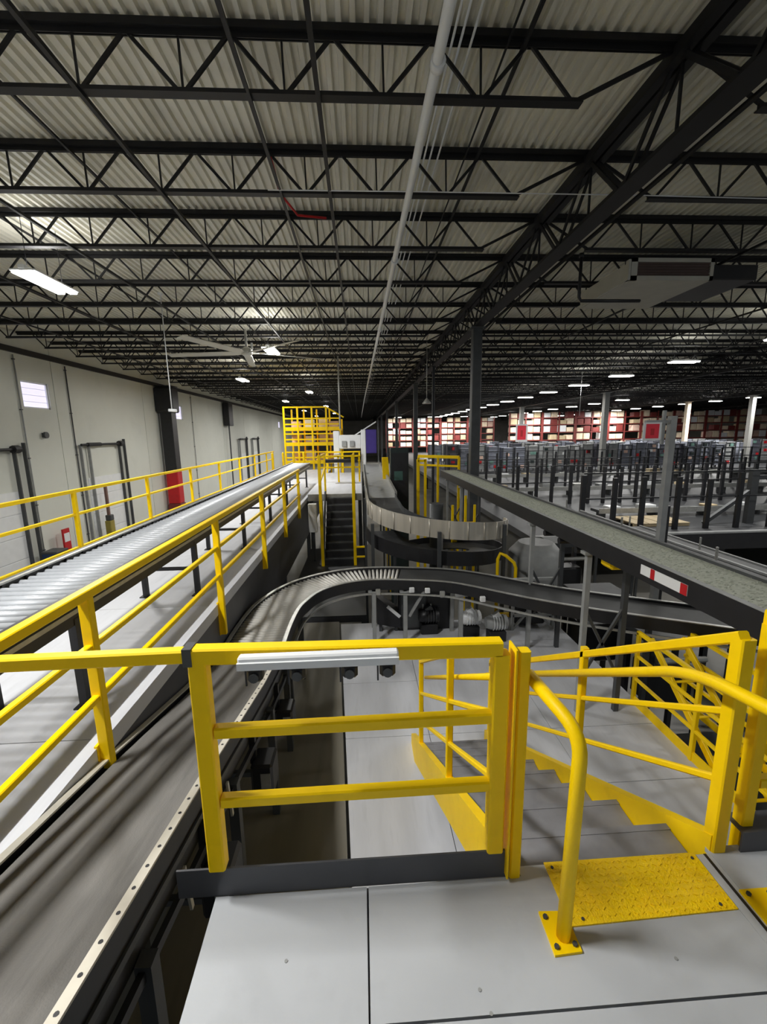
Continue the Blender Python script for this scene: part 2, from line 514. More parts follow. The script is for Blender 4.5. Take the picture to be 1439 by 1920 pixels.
# ================================================================ FOREGROUND DECK
deck = thing('foreground_deck', 'pale grey deck floor at the bottom, in front of the yellow rail', 'deck')
MB().prism([(-0.60, 1.425), (-0.55, -1.0), (2.7, -1.0), (2.7, 1.47), (0.62, 1.46)], 'z', -0.12, -0.022).build('deck_base', KICK, deck)
MB().prism([(-0.615, 1.43), (-0.56, -1.0), (-0.018, -1.0), (-0.016, 1.43)], 'z', -0.022, 0.0).build('deck_panel', DECK, deck)
MB().prism([(-0.008, 1.43), (-0.010, 1.018), (1.40, 1.018), (1.40, 1.47), (0.62, 1.47), (0.62, 1.43)], 'z', -0.022, 0.0).build('deck_panel', DECK, deck)
MB().prism([(-0.010, 1.010), (-0.012, -1.0), (1.40, -1.0), (1.40, 1.010)], 'z', -0.022, 0.0).build('deck_panel', DECK, deck)
MB().prism([(1.47, -1.0), (2.7, -1.0), (2.7, 1.50), (1.47, 1.50)], 'z', -0.022, 0.0).build('deck_panel', DECK, deck)
MB().box(1.402, 1.468, -1.0, 1.47, -0.022, -0.001).build('joint_strip', DECK, deck)
MB().box(1.436, 1.448, -1.0, 1.47, -0.0012, 0.001).build('joint_bar', BLACK, deck)
pl = MB().prism([(0.735, 1.235), (1.395, 1.252), (1.395, 1.475), (0.735, 1.475)], 'z', 0.0, 0.006)
tp = pl.build('tread_plate', YELF, deck)
tp['label'] = 'yellow anti-slip plate at the head of the stair'
st = MB()
for a in range(24):
    for b in range(9):
        cx, cy = 0.755 + a * 0.0272, 1.262 + b * 0.0245
        st.bar((cx - 0.006, cy - 0.004 * (-1) ** (a + b), 0.007), (cx + 0.006, cy + 0.004 * (-1) ** (a + b), 0.007), 0.004, 0.003)
o = st.build('grip_stud', YELF, tp); o['kind'] = 'stuff'
for sx, sy in ((0.79, 1.255), (1.34, 1.27), (0.76, 1.45), (1.37, 1.45)):
    MB().tube([(sx, sy, 0.006), (sx, sy, 0.010)], 0.006, 8).build('screw', DARKG, tp)
for sx, sy in ((0.35, 1.08), (0.37, 1.02), (1.05, 1.12), (-0.3, 1.2)):
    MB().tube([(sx, sy, 0.0), (sx, sy, 0.002)], 0.006, 8).build('screw', MIDG, deck)
for x0, x1 in ((-0.60, 0.60), (1.60, 2.7)):
    MB().box(x0, x1, 1.385, 1.41, -0.40, -0.12).build('edge_beam', KICK, deck)
for x0 in (-0.5, 2.6):
    MB().bar((x0, 1.2, GROUND), (x0, 1.2, -0.12), 0.15).build('leg', DARKG, deck)
MB().bar((2.6, -0.6, GROUND), (2.6, -0.6, -0.12), 0.15).build('leg', DARKG, deck)

C = 0.006
def ybar(p, q, w_=0.05, h=None, c=C):
    return MB().bar(p, q, w_, h, c)

# the guard rail across the front, with its kick plate
gr = thing('guard_rail', 'yellow three-bar guard rail across the front edge of the deck', 'railing', (0, 1.445, -0.01))
def gpart(name, mb, m=YEL):
    return mb.build(name, m, gr)
gpart('top_rail', ybar((-0.612, 0, 1.045), (0.505, 0, 1.027), 0.055, 0.062))
gpart('mid_rail', ybar((-0.56, 0, 0.735), (0.49, 0, 0.742), 0.042, 0.045))
gpart('mid_rail', ybar((-0.56, 0, 0.438), (0.49, 0, 0.445), 0.042, 0.045))
gpart('post', ybar((-0.597, 0, 0.142), (-0.597, 0, 1.02), 0.064, 0.055))
gpart('post', ybar((0.505, 0, 0.142), (0.505, 0, 1.005), 0.064, 0.055))
gpart('end_flange', MB().box(0.550, 0.557, -0.04, 0.04, 0.03, 1.03))
gpart('end_post', ybar((0.592, 0, -0.1), (0.592, 0, 1.012), 0.045, 0.045))
gpart('rail_extension', ybar((-1.84, 0, 1.035), (-0.640, 0, 1.045), 0.045, 0.05))
gpart('joint_cap', MB().box(-0.642, -0.610, -0.029, 0.029, 1.012, 1.079), DARKG)['label'] = 'grey joint sleeve between two rail lengths'
gpart('kick_plate', MB().box(-0.76, 0.575, -0.012, -0.004, 0.01, 0.138), KICK)['label'] = 'charcoal kick plate along the deck edge'

# white light bar clipped under that rail
wb_ = thing('white_trunking', 'white trunking bar with four black sockets fixed under the yellow top rail', 'trunking', (0, 1.385, 1.010))
MB().box(-0.440, 0.118, -0.012, 0.025, 0.0, 0.042, 0.006).build('channel', WHITE, wb_)
MB().box(-0.440, 0.118, -0.022, -0.012, 0.0, 0.026).build('lip', WHITE, wb_)
for px in (-0.385, -0.237, -0.055, 0.078):
    s_ = MB().box(px - 0.028, px + 0.028, -0.015, 0.03, -0.052, 0.0, 0.01).build('socket', BLACK, wb_)
    MB().tube([(px, -0.017, -0.03), (px, -0.024, -0.03)], 0.017, 12).build('socket_face', DARKG, s_)
    MB().bar((px - 0.034, 0.01, -0.075), (px - 0.034, 0.01, 0.0), 0.006).build('lead', BLACK, s_)

# bent handrail with a base plate left of the stair head
def bent_handrail(name, label, base, pts, r, plate):
    t = thing(name, label, 'handrail', base)
    b = Vector(base)
    P = [Vector(p) - b for p in pts]
    # round the bends
    sm = []
    for i, p in enumerate(P):
        if 0 < i < len(P) - 1:
            a = p + (P[i - 1] - p).normalized() * 0.09; c = p + (P[i + 1] - p).normalized() * 0.09
            for k in range(7):
                u = k / 6
                sm.append(a * (1 - u) ** 2 + p * 2 * u * (1 - u) + c * u * u)
        else:
            sm.append(p)
    MB().tube(sm, r, 14).build('tube', YEL, t, True)
    pl_ = MB().prism([(q[0] - b.x, q[1] - b.y) for q in plate], 'z', 0.0, 0.010).build('base_plate', YEL, t)
    cx = sum(q[0] for q in plate) / 4 - b.x; cy = sum(q[1] for q in plate) / 4 - b.y
    for q in plate:
        sx = (q[0] - b.x - cx) * 0.68 + cx; sy = (q[1] - b.y - cy) * 0.68 + cy
        MB().tube([(sx, sy, 0.010), (sx, sy, 0.018)], 0.009, 6).build('bolt', DARKG, pl_)
    return t
bent_handrail('bent_handrail', 'thick yellow bent handrail with its base plate on the pale deck', (0.690, 1.205, 0),
              [(0.690, 1.205, 0.005), (0.706, 1.212, 0.815), (0.625, 1.47, 0.885)], 0.0245,
              [(0.635, 1.29), (0.735, 1.285), (0.735, 1.155), (0.635, 1.150)])
bent_handrail('bent_handrail', 'yellow base plate and handrail foot at the right edge of the frame', (1.535, 1.24, 0),
              [(1.535, 1.24, 0.005), (1.535, 1.24, 0.45), (1.535, 1.10, 0.62)], 0.0245,
              [(1.455, 1.315), (1.58, 1.315), (1.58, 1.185), (1.455, 1.185)])

# ================================================================ STAIR DOWN TO THE LOWER DECK
NY, NZ, RUN, RISE, NT = 1.724, -0.12, 0.383, 0.235, 8; SL = RISE / RUN; SY0, SY1 = 1.48, 4.70
stair = thing('steel_stair', 'grey-tread steel stair with yellow sides leading down to the lower deck', 'stairs', (0, 0, 0))
XL, XR = 0.58, 1.50
def nz(y):
    return NZ - (y - NY) * SL
for k in range(NT):
    y1 = NY + k * RUN; z = NZ - k * RISE
    y0 = max(y1 - RUN - 0.02, SY0)
    t_ = MB().box(XL + 0.03, XR - 0.03, y0, y1, z - 0.035, z, 0.004).build('tread', TREAD, stair)
    MB().box(XL + 0.03, XR - 0.03, y1 - 0.03, y1 + 0.003, z - 0.02, z + 0.003).build('nosing', TREAD, t_)
    MB().box(XL + 0.03, XR - 0.03, y1 - RUN - 0.005 if k else SY0, y1 - RUN + 0.005 if k else SY0 + 0.01, z, z + RISE - 0.04 if k else -0.03).build('riser', DARKG, stair)
for xx in (XL, XR):
    dz = 0.05
    MB().prism([(SY0, nz(SY0) + dz), (SY1 - 0.1, -2.0 + 0.20), (SY1, -2.0 + 0.14), (SY1, -2.0), (SY1 - 0.30, -2.0), (SY0, nz(SY0) - 0.26)], 'x', xx - 0.028, xx + 0.028).build('stringer', YEL, stair)
def srail(h, x, y0, y1, r, name='rail', w_=None):
    p = (x, y0, nz(y0) + h); q = (x, y1, nz(y1) + h)
    return (MB().tube([p, q], r, 10) if w_ is None else ybar(p, q, w_, w_)).build(name, YEL, stair, w_ is None)
# right guard
ybar((XR + 0.008, 1.50, -0.15), (XR + 0.008, 1.50, 0.985), 0.062).build('post', YEL, stair)
for yy in (2.62, 3.65, 4.60):
    ybar((XR, yy, nz(yy) - 0.1), (XR, yy, nz(yy) + 1.02), 0.045).build('post', YEL, stair)
srail(0.97, XR, 1.49, 4.62, 0, 'top_rail', 0.045)
srail(0.64, XR, 1.49, 4.60, 0, 'mid_rail', 0.03)
srail(0.32, XR, 1.49, 4.60, 0, 'mid_rail', 0.03)
# left guard
for yy in (1.58, 2.65, 4.05):
    ybar((XL, yy, nz(yy) - 0.1), (XL, yy, nz(yy) + (1.03 if yy > 2 else 0.86)), 0.045).build('post', YEL, stair)
srail(1.02, XL, 1.80, 4.08, 0, 'top_rail', 0.035)
srail(0.66, XL, 1.56, 4.05, 0, 'mid_rail', 0.03)
srail(0.33, XL, 1.56, 4.05, 0, 'mid_rail', 0.03)
srail(0.84, XL + 0.07, 1.62, 4.2, 0.019, 'handrail')
# right handrail with its bend towards the viewpoint
hp = [(XR - 0.08, 4.5, nz(4.5) + 0.84), (XR - 0.08, 1.85, nz(1.85) + 0.83)]
for k in range(7):
    u = k / 6; a = Vector((XR - 0.08, 1.80, nz(1.80) + 0.83)); p = Vector((XR - 0.12, 1.58, 0.80)); c = Vector((XR - 0.16, 1.35, 0.86))
    hp.append(tuple(a * (1 - u) ** 2 + p * 2 * u * (1 - u) + c * u * u))
hp.append((XR - 0.17, 0.95, 0.93))
MB().tube(hp, 0.0245, 12).build('handrail', YEL, stair, True)

# guard rail to the right of the stair head
g2 = thing('guard_rail', 'yellow guard rail with twin posts at the right edge, beyond the stair head', 'railing', (0, 1.52, 0))
ybar((1.645, 0, -0.05), (1.645, 0, 1.02), 0.055).build('post', YEL, g2)
ybar((2.6, 0, -0.1), (2.6, 0, 1.03), 0.06).build('post', YEL, g2)
ybar((1.63, 0, 1.045), (2.66, 0, 1.045), 0.06, 0.07).build('top_rail', YEL, g2)
ybar((1.68, 0, 0.60), (2.6, 0, 0.60), 0.045).build('mid_rail', YEL, g2)
ybar((1.68, 0, 0.30), (2.6, 0, 0.30), 0.045).build('mid_rail', YEL, g2)
MB().box(1.60, 2.7, -0.055, -0.045, 0.0, 0.10).box(1.60, 2.7, -0.045, 0.045, 0.09, 0.10).build('kick_plate', KICK, g2)

# ================================================================ LOWER DECK
LD = -2.0
ld = thing('lower_deck', 'pale grey lower deck floor at the foot of the stair', 'deck', (0, 0, LD))
MB().prism([(-0.06, 1.6), (-0.47, 8.2), (3.86, 8.2), (3.86, 1.6)], 'z', -0.20, -0.022).build('deck_base', KICK, ld)
ys = [1.6, 2.72, 3.94, 4.84, 6.06, 7.2, 8.2]
for a, b in zip(ys[:-1], ys[1:]):
    e = lambda y: -0.06 - 0.062 * (y - 1.6)
    for x0, x1 in ((None, 0.80), (0.80, 2.4), (2.4, 3.86)):
        l0, l1 = (e(a) - 0.01, e(b) - 0.01) if x0 is None else (x0 + 0.004, x0 + 0.004)
        MB().prism([(l0, a + 0.004), (x1 - 0.004, a + 0.004), (x1 - 0.004, b - 0.004), (l1, b - 0.004)], 'z', -0.022, 0.0).build('deck_panel', DECKL, ld)
for xx, yy in ((0.0, 1.9), (3.7, 1.9), (-0.3, 7.8), (3.7, 7.8)):
    MB().bar((xx, yy, GROUND - LD), (xx, yy, -0.2), 0.15).build('leg', DARKG, ld)

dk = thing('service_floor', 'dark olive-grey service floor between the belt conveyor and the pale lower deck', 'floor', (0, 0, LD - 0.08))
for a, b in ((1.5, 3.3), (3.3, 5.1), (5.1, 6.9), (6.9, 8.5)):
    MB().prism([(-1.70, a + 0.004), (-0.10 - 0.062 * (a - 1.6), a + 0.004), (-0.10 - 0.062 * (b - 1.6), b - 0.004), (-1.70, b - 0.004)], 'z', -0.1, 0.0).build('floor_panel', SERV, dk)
for yy in (2.0, 5.0, 8.0):
    for xx in (-1.55, -0.62):
        MB().bar((xx, yy, GROUND - LD + 0.08), (xx, yy, -0.1), 0.1).build('leg', DARKG, dk)

def straight_guard(label, x, y0, y1, z0, ps, rails, pw=0.05, rw=0.04, toe=None, group=None):
    g = thing('guard_rail', label, 'railing', (x, 0, z0), 0, group)
    for i, r_ in enumerate(rails):
        ybar((0, y0, r_), (0, y1, r_), rw if i else rw * 1.25).build('top_rail' if i == 0 else 'mid_rail', YEL, g)
    for p in ps:
        ybar((0, p, 0.0), (0, p, rails[0]), pw).build('post', YEL, g)
    if toe:
        MB().box(-0.012, 0.012, y0, y1, toe[0], toe[1]).build('toe_board', YEL, g)
    return g
straight_guard('yellow guard rail on the right side of the lower deck', 3.78, 2.2, 5.3, LD, (5.28, 4.2, 3.1, 2.25), (1.06, 0.72, 0.38), 0.05, 0.04, (0.0, 0.12))
straight_guard('second yellow guard rail just right of the lower deck, with a gap between', 4.45, 2.2, 5.25, LD, (5.2, 4.0, 2.8), (1.06, 0.72, 0.38), 0.05, 0.045, (0.0, 0.1))
MB_ = thing('access_ladder', 'yellow sloping ladder between the two guard rails right of the lower deck', 'ladder', (4.12, 4.2, LD))
for sx in (-0.22, 0.22):
    ybar((sx, 1.0, 1.0), (sx, -1.2, -0.75), 0.04, 0.09).build('side_rail', YEL, MB_)
for k in range(7):
    u = k / 6
    ybar((-0.22, 0.9 - 2.0 * u, 0.9 - 1.6 * u), (0.22, 0.9 - 2.0 * u, 0.9 - 1.6 * u), 0.04, 0.02).build('rung', YEL, MB_)
pf = thing('side_platform', 'dark side platform under the ladder right of the lower deck', 'platform', (0, 0, 0))
MB().box(3.95, 5.6, 1.8, 5.6, LD - 0.9, LD - 0.8).build('platform_board', DARKG, pf)
for xx, yy in ((4.1, 2.0), (5.4, 2.0), (4.1, 5.4), (5.4, 5.4)):
    MB().bar((xx, yy, GROUND), (xx, yy, LD - 0.9), 0.1).build('leg', DARKG, pf)

# ================================================================ LEFT WALKWAY
WK = -0.30
wk = thing('walkway_deck', 'pale grey raised walkway floor running under the roller conveyor', 'deck', (0, 0, WK))
MB().box(-5.45, -1.86, -2, 26.8, -0.25, -0.022).build('deck_base', KICK, wk)
yy = -2.0
while yy < 26.5:
    for x0, x1 in ((-5.45, -3.65), (-3.65, -1.86)):
        MB().box(x0 + 0.004, x1 - 0.004, yy + 0.004, yy + 2.396, -0.022, 0.0).build('deck_panel', DECKL, wk)
    yy += 2.4
k_ = MB().box(-1.875, -1.785, -2, 18.6, -0.05, 0.085).build('edge_kerb', DECKL, wk); k_['label'] = 'pale kerb strip along the walkway edge'
k_ = MB().box(-1.80, -1.79, -2, 18.6, -1.15, -0.05).build('fascia', KICK, wk); k_['label'] = 'charcoal fascia below the kerb'
for xx in (-5.2, -2.3):
    for yv in (0, 6, 12, 18, 24):
        MB().bar((xx, yv, GROUND - WK), (xx, yv, -0.25), 0.15).build('leg', DARKG, wk)

g = thing('guard_rail', 'long yellow guard rail between the roller conveyor and the belt', 'railing', (-1.75, 0, 0))
ybar((0, -1.0, 0.84), (0, 12.2, 0.84), 0.065, 0.06).build('top_rail', YEL, g)
ybar((0, -1.0, 0.49), (0, 12.2, 0.49), 0.045).build('mid_rail', YEL, g)
ybar((0, -1.0, 0.14), (0, 12.2, 0.14), 0.045).build('mid_rail', YEL, g)
for i, p in enumerate((0.2, 2.64, 5.08, 7.50, 9.7, 11.95)):
    zb_ = (-0.34, -0.38, -0.62, -0.55, -0.5, -0.5)[i]
    ybar((0, p, zb_), (0, p, 0.82), 0.07, 0.06).build('post', YEL, g)
    MB().box(-0.05, -0.03, p - 0.05, p + 0.05, zb_, -0.2).build('fixing_plate', YEL, g)

straight_guard('yellow guard rail along the far edge of the walkway, in front of the pale wall', -5.3, 2.0, 26.7, WK,
               [2.6 + 2.75 * k for k in range(9)], (1.15, 0.72, 0.10), 0.07, 0.05)

# roller conveyor on the walkway
RC = thing('roller_conveyor', 'long roller conveyor with pale zinc rollers beside the yellow rail', 'conveyor', (-2.57, 0, 0))
RY0, RY1 = -0.6, 18.7
MB().box(0.325, 0.365, RY0, RY1, 0.40, 0.64).box(0.365, 0.40, RY0, RY1, 0.62, 0.64).build('side_frame', BLACK, RC)
MB().box(0.366, 0.372, RY0, RY1, 0.485, 0.52).build('trim_strip', GALV, RC)
MB().box(-0.40, -0.36, RY0, RY1, 0.45, 0.67, 0.006).build('side_frame', DARKG, RC)
MB().box(-0.36, -0.325, RY0, RY1, 0.655, 0.67).build('guide_strip', GALV, RC)
rme = MB().tube([(-0.33, 0, 0), (0.325, 0, 0)], 0.029, 10).mesh('roller', ROLL, True)
k = 0
y = RY0 + 0.05
while y < RY1 - 0.03 and k < 300:
    link('roller', rme, RC, (0, y, 0.605)); y += 0.099; k += 1
cl = MB().box(-0.355, -0.335, -0.012, 0.012, 0.60, 0.665).mesh('axle_bracket', BLACK)
for k in range(70):
    link('axle_bracket', cl, RC, (0, RY0 + 0.2 + 0.2565 * k, 0))
for yv in (0.8, 3.2, 5.6, 8.0, 10.4, 12.8, 15.2, 17.6):
    s_ = empty('support_frame', RC, (0, yv, 0))
    for sx in (-0.34, 0.34):
        MB().bar((sx, 0, WK), (sx, 0, 0.45), 0.06).build('leg', BLACK, s_)
        MB().box(sx - 0.07, sx + 0.07, -0.05, 0.05, WK, WK + 0.012).build('foot', BLACK, s_)
    MB().bar((-0.34, 0, 0.08), (0.34, 0, 0.08), 0.04).build('cross_bar', BLACK, s_)

# ================================================================ BELT CONVEYOR BESIDE THE DECK
BC = thing('belt_conveyor', 'sloping charcoal belt conveyor with cream side rails, left of the deck', 'conveyor')
prof = [(-0.6, 0.16), (1.0, 0.0), (1.7, -0.135), (2.6, -0.31), (3.9, -0.60), (4.55, -0.70), (5.0, -0.74)]
def bz(y):
    for (a, za), (b, zb2) in zip(prof[:-1], prof[1:]):
        if y <= b:
            return za + (zb2 - za) * (y - a) / (b - a)
    return prof[-1][1]
N = 40
ysb = [-0.6 + 5.6 * i / N for i in range(N + 1)]
def strip(xa, xb, za, zb2, m, name, parent, yy=ysb):
    mb = MB()
    pr = [(xa, za), (xb, za), (xb, zb2), (xa, zb2)]
    vs = [(px, y, bz(y) + pz) for y in yy for px, pz in pr]
    fs = []
    for i in range(len(yy) - 1):
        for q in range(4):
            fs.append((i * 4 + q, i * 4 + (q + 1) % 4, (i + 1) * 4 + (q + 1) % 4, (i + 1) * 4 + q))
    fs += [(3, 2, 1, 0), tuple(range((len(yy) - 1) * 4, len(yy) * 4))]
    return mb.add(vs, fs).build(name, m, parent)
strip(-1.71, -1.05, -0.06, -0.04, BELT, 'belt', BC)
strip(-1.70, -1.06, -0.16, -0.15, BELTB, 'return_belt', BC)
strip(-1.045, -1.0, -0.012, 0.0, ALUM, 'side_rail', BC)
strip(-1.775, -1.73, -0.012, 0.0, ALUM, 'side_rail', BC)
strip(-1.008, -1.0, -0.30, -0.012, BLACK, 'side_frame', BC)
strip(-1.775, -1.767, -0.30, -0.012, BLACK, 'side_frame', BC)
strip(-0.998, -0.985, -0.19, -0.15, DARKG, 'trim_strip', BC)
strip(-0.98, -0.95, -0.36, -0.31, BLACK, 'cable_tray', BC)
hole = MB().tube([(0, 0, -0.001), (0, 0, 0.0015)], 0.009, 8).mesh('rail_hole', BLACK)
y = 0.2
while y < 4.9:
    link('rail_hole', hole, BC, (-1.022, y, bz(y))); y += 0.115
for yv in (0.3, 1.5, 2.7, 3.9, 4.8):
    s_ = empty('support_frame', BC, (0, yv, 0))
    for sx in (-0.96, -1.74):
        MB().bar((sx, 0, LD - 0.08 if yv > 1.6 and sx > -1.7 else GROUND), (sx, 0, bz(yv) - 0.28), 0.07).build('leg', DARKG, s_)
    MB().bar((-1.74, 0, -1.6), (-0.96, 0, -1.6), 0.05).build('cross_bar', DARKG, s_)
for yv in (2.2, 3.3, 4.3):
    d_ = MB().box(-0.985, -0.80, yv - 0.12, yv + 0.12, bz(yv) - 0.75, bz(yv) - 0.45, 0.02).build('drive_box', BLACK, BC)
    MB().box(-0.90, -0.82, yv - 0.125, yv - 0.12, bz(yv) - 0.66, bz(yv) - 0.52).build('drive_label', GALV, d_)
    MB().bar((-0.98, yv, bz(yv) - 0.5), (-0.98, yv, bz(yv) - 0.2), 0.05).build('drive_bracket', BLACK, BC)
for yv in (1.9, 2.35, 2.6):
    MB().bar((-0.965, yv, bz(yv) - 0.22), (-0.955, yv + 0.02, bz(yv) - 0.50), 0.015, 0.025).build('bracket', ALUM, BC)

# ================================================================ CURVED CONVEYOR
def bez(P, n):
    out = []
    Q = [P[0]] + list(P) + [P[-1]]
    for i in range(1, len(Q) - 2):
        a, b, c, d = (Vector(q) for q in Q[i - 1:i + 3])
        for k in range(n):
            t = k / n
            out.append(0.5 * ((2 * b) + (c - a) * t + (2 * a - 5 * b + 4 * c - d) * t * t + (3 * b - a - 3 * c + d) * t ** 3))
    out.append(Vector(P[-1]))
    return out
CZ = -0.80
cc = [(-1.38, 5.02, CZ), (-1.38, 5.6, CZ), (-1.34, 6.2, CZ)]
for a in range(165, 89, -15):
    cc.append((0.2 + 1.49 * math.cos(math.radians(a)), 6.2 + 1.49 * math.sin(math.radians(a)), CZ))
cc += [(0.8, 7.62, CZ), (1.73, 7.36, CZ), (2.77, 6.56, CZ), (3.5, 6.08, CZ), (4.6, 5.5, CZ), (6.0, 4.8, CZ)]
path = bez(cc, 6)
CV = thing('curved_conveyor', 'curved roller conveyor bending from the belt end to the right', 'conveyor')
HW = 0.345
n1 = min(range(len(path)), key=lambda i: (path[i] - Vector((0.72, 7.63, CZ))).length)
MB().sweep(path, [(HW, -0.16), (HW + 0.03, -0.16), (HW + 0.03, 0.03), (HW, 0.03)]).build('side_frame', BLACK, CV)
MB().sweep(path, [(-HW - 0.03, -0.16), (-HW, -0.16), (-HW, 0.03), (-HW - 0.03, 0.03)]).build('side_frame', BLACK, CV)
MB().sweep(path, [(HW - 0.01, 0.03), (HW + 0.04, 0.03), (HW + 0.04, 0.042), (HW - 0.01, 0.042)]).build('side_rail', GALV, CV)
MB().sweep(path, [(-HW - 0.04, 0.03), (-HW + 0.01, 0.03), (-HW + 0.01, 0.042), (-HW - 0.04, 0.042)]).build('side_rail', GALV, CV)
MB().sweep(path, [(HW + 0.06, -0.23), (HW + 0.09, -0.23), (HW + 0.09, -0.20), (HW + 0.06, -0.20)]).build('guide_tube', GALV, CV)
MB().sweep(path[n1:], [(-HW, -0.02), (HW, -0.02), (HW, 0.0), (-HW, 0.0)]).build('belt', BELTB, CV)
rl = MB().tube([(-HW, 0, 0), (HW, 0, 0)], 0.026, 8).mesh('roller', ROLLC, True)
acc = 0.0; last = path[0]
for i in range(1, n1 + 1):
    d = path[i] - path[i - 1]; L = d.length; u = 0.0
    while acc + (L - u) >= 0.072:
        u += 0.072 - acc; acc = 0.0
        p = path[i - 1] + d * (u / L)
        link('roller', rl, CV, (p.x, p.y, CZ - 0.022), (0, 0, math.atan2(d.y, d.x) - PI / 2))
    acc += L - u
for lx, ly in ((0.184, 7.28), (0.746, 7.24), (1.70, 6.98)):
    for dy in (0.0, 0.74):
        MB().bar((lx, ly + dy, LD), (lx, ly + dy, CZ - 0.16), 0.07).build('leg', MIDG, CV)
    MB().box(lx - 0.10, lx + 0.10, ly - 0.05, ly + 0.05, CZ - 0.19, CZ - 0.16).build('leg_head', MIDG, CV)
for lx, ly in ((-1.0, 6.4), (-1.2, 7.5), (-0.99, 5.2)):
    MB().bar((lx, ly, LD - 0.08), (lx, ly, CZ - 0.16), 0.06).build('leg', DARKG, CV)
MB().bar((0.82, 7.24, LD + 0.55), (1.10, 7.24, CZ - 0.16), 0.045).build('brace', MIDG, CV)
for lx, ly in ((-1.76, 6.0), (-1.76, 5.2), (4.4, 5.95), (5.85, 5.25)):
    MB().bar((lx, ly, GROUND), (lx, ly, CZ - 0.16), 0.07).build('leg', DARKG, CV)
for px, s_ in ((0.32, -1), (0.95, 0), (1.17, 0), (1.55, -1), (2.35, 0)):
    i = min(range(len(path)), key=lambda q: abs(path[q].x - px) + (0 if path[q].y > 5 else 9))
    p = path[i]; d = (path[i + 1] - p).normalized(); a = Vector((d.y, -d.x, 0))
    c = p + a * (HW + 0.09)
    MB().box(c.x - 0.045, c.x + 0.045, c.y - 0.03, c.y + 0.03, CZ - 0.17 + 0.06 * s_, CZ - 0.08 + 0.04 * s_, 0.01).build('sensor', GALV if s_ else WHITE, CV)

# machinery below the curved conveyor
def motor(label, x, y, z0, body, face):
    t = thing('drive_motor', label, 'motor', (x, y, z0))
    MB().tube([(-0.2, 0, 0.34), (-0.14, 0, 0.34), (-0.12, 0, 0.34), (0.18, 0, 0.34), (0.2, 0, 0.34)], [0.1, 0.12, 0.135, 0.135, 0.1], 14).build('motor_body', body, t, True)
    for k in range(5):
        MB().tube([(-0.08 + 0.05 * k, 0, 0.34), (-0.07 + 0.05 * k, 0, 0.34)], 0.15, 14).build('cooling_fin', face, t)
    MB().box(-0.16, 0.16, -0.12, 0.12, 0.0, 0.2, 0.015).build('gear_box', BLACK, t)
    MB().bar((-0.05, 0, 0.45), (0.05, 0, 0.52), 0.09, 0.1).build('terminal_box', face, t)
    return t
motor('white drive motor under the black bend of the curved conveyor', 2.02, 7.55, LD, WHITE, WHITE)
motor('pale drive motor standing right of the white motor under the bend', 2.45, 7.3, LD, MIDG, WHITE)
motor('dark drive motor between the grey conveyor legs', 1.25, 7.7, LD, BLACK, DARKG)
t = thing('drive_cabinet', 'black drive cabinet under the middle of the curved conveyor', 'cabinet', (1.22, 8.0, LD))
MB().box(-0.55, 0.55, -0.2, 0.15, 0, 0.92, 0.02).build('body', BLACK, t)
d_ = MB().box(-0.5, -0.02, -0.215, -0.2, 0.06, 0.86).build('door', DARKG, t)
MB().box(-0.09, -0.06, -0.235, -0.215, 0.4, 0.55).build('handle', GALV, d_)
d_ = MB().box(0.02, 0.5, -0.215, -0.2, 0.06, 0.86).build('door', BLACK, t)
MB().box(0.06, 0.09, -0.235, -0.215, 0.4, 0.55).build('handle', GALV, d_)
t = thing('slant_chute', 'black slanting chute with a bright lower lip between the first conveyor legs', 'chute', (0.45, 7.9, LD))
MB().prism([(-0.2, 0.75), (0.25, 0.35), (0.25, 0.1), (-0.2, 0.2)], 'y', -0.2, 0.2).build('chute_body', BLACK, t)
MB().bar((0.0, -0.21, 0.56), (0.24, -0.21, 0.34), 0.02, 0.06).build('lip', WHITE, t)
MB().box(-0.16, -0.10, -0.1, 0.1, 0, 0.2).box(0.15, 0.2, -0.1, 0.1, 0, 0.15).build('foot', DARKG, t)
t = thing('yellow_hoop', 'small bent yellow hoop guard behind the black bend', 'barrier', (2.95, 8.4, LD + 0.0))
MB().tube([(-0.15, 0, 0), (-0.15, 0, 1.22), (-0.1, 0, 1.34), (0.0, -0.05, 1.3), (0.16, -0.1, 1.16), (0.2, -0.1, 1.05), (0.2, -0.1, 0)], 0.035, 8).build('hoop', YEL, t, True)
MB().box(-0.22, 0.27, -0.16, 0.06, 0, 0.01).build('base_plate', YEL, t)

# ================================================================ RIGHT CONVEYOR
RV = thing('inclined_belt_conveyor', 'long grey-topped conveyor on tall grey legs at the right', 'conveyor', (0, 0, 0))
RX0, RX1, RZ = 2.85, 3.48, 0.51
y0, y1 = -1.0, 15.2
MB().box(RX0 + 0.03, RX1 - 0.03, y0, y1, RZ - 0.05, RZ - 0.01).build('belt', BELTG, RV)
st = MB(); rnd = random.Random(3)
for k in range(4200):
    yv = y0 + 0.1 + (y1 - y0 - 0.2) * (rnd.random() ** 1.6); xv = rnd.uniform(RX0 + 0.06, RX1 - 0.06)
    l_ = rnd.uniform(0.006, 0.016); a = rnd.uniform(-0.3, 0.3)
    st.bar((xv - l_, yv - l_ * a, RZ - 0.0085), (xv + l_, yv + l_ * a, RZ - 0.0085), 0.006, 0.005)
o = st.build('belt_texture', BELTG, RV); o['kind'] = 'stuff'
MB().box(RX0, RX0 + 0.05, y0, y1, RZ - 0.22, RZ).build('side_frame', BLACK, RV)
MB().box(RX0 - 0.004, RX0 + 0.05, y0, y1, RZ, RZ + 0.008).build('side_rail', MIDG, RV)
MB().box(RX1 - 0.05, RX1, y0, y1, RZ - 0.22, RZ + 0.02).build('side_frame', DARKG, RV)
MB().box(RX0 + 0.05, RX1 - 0.05, y0, y1, RZ - 0.20, RZ - 0.18).build('under_pan', BLACK, RV)
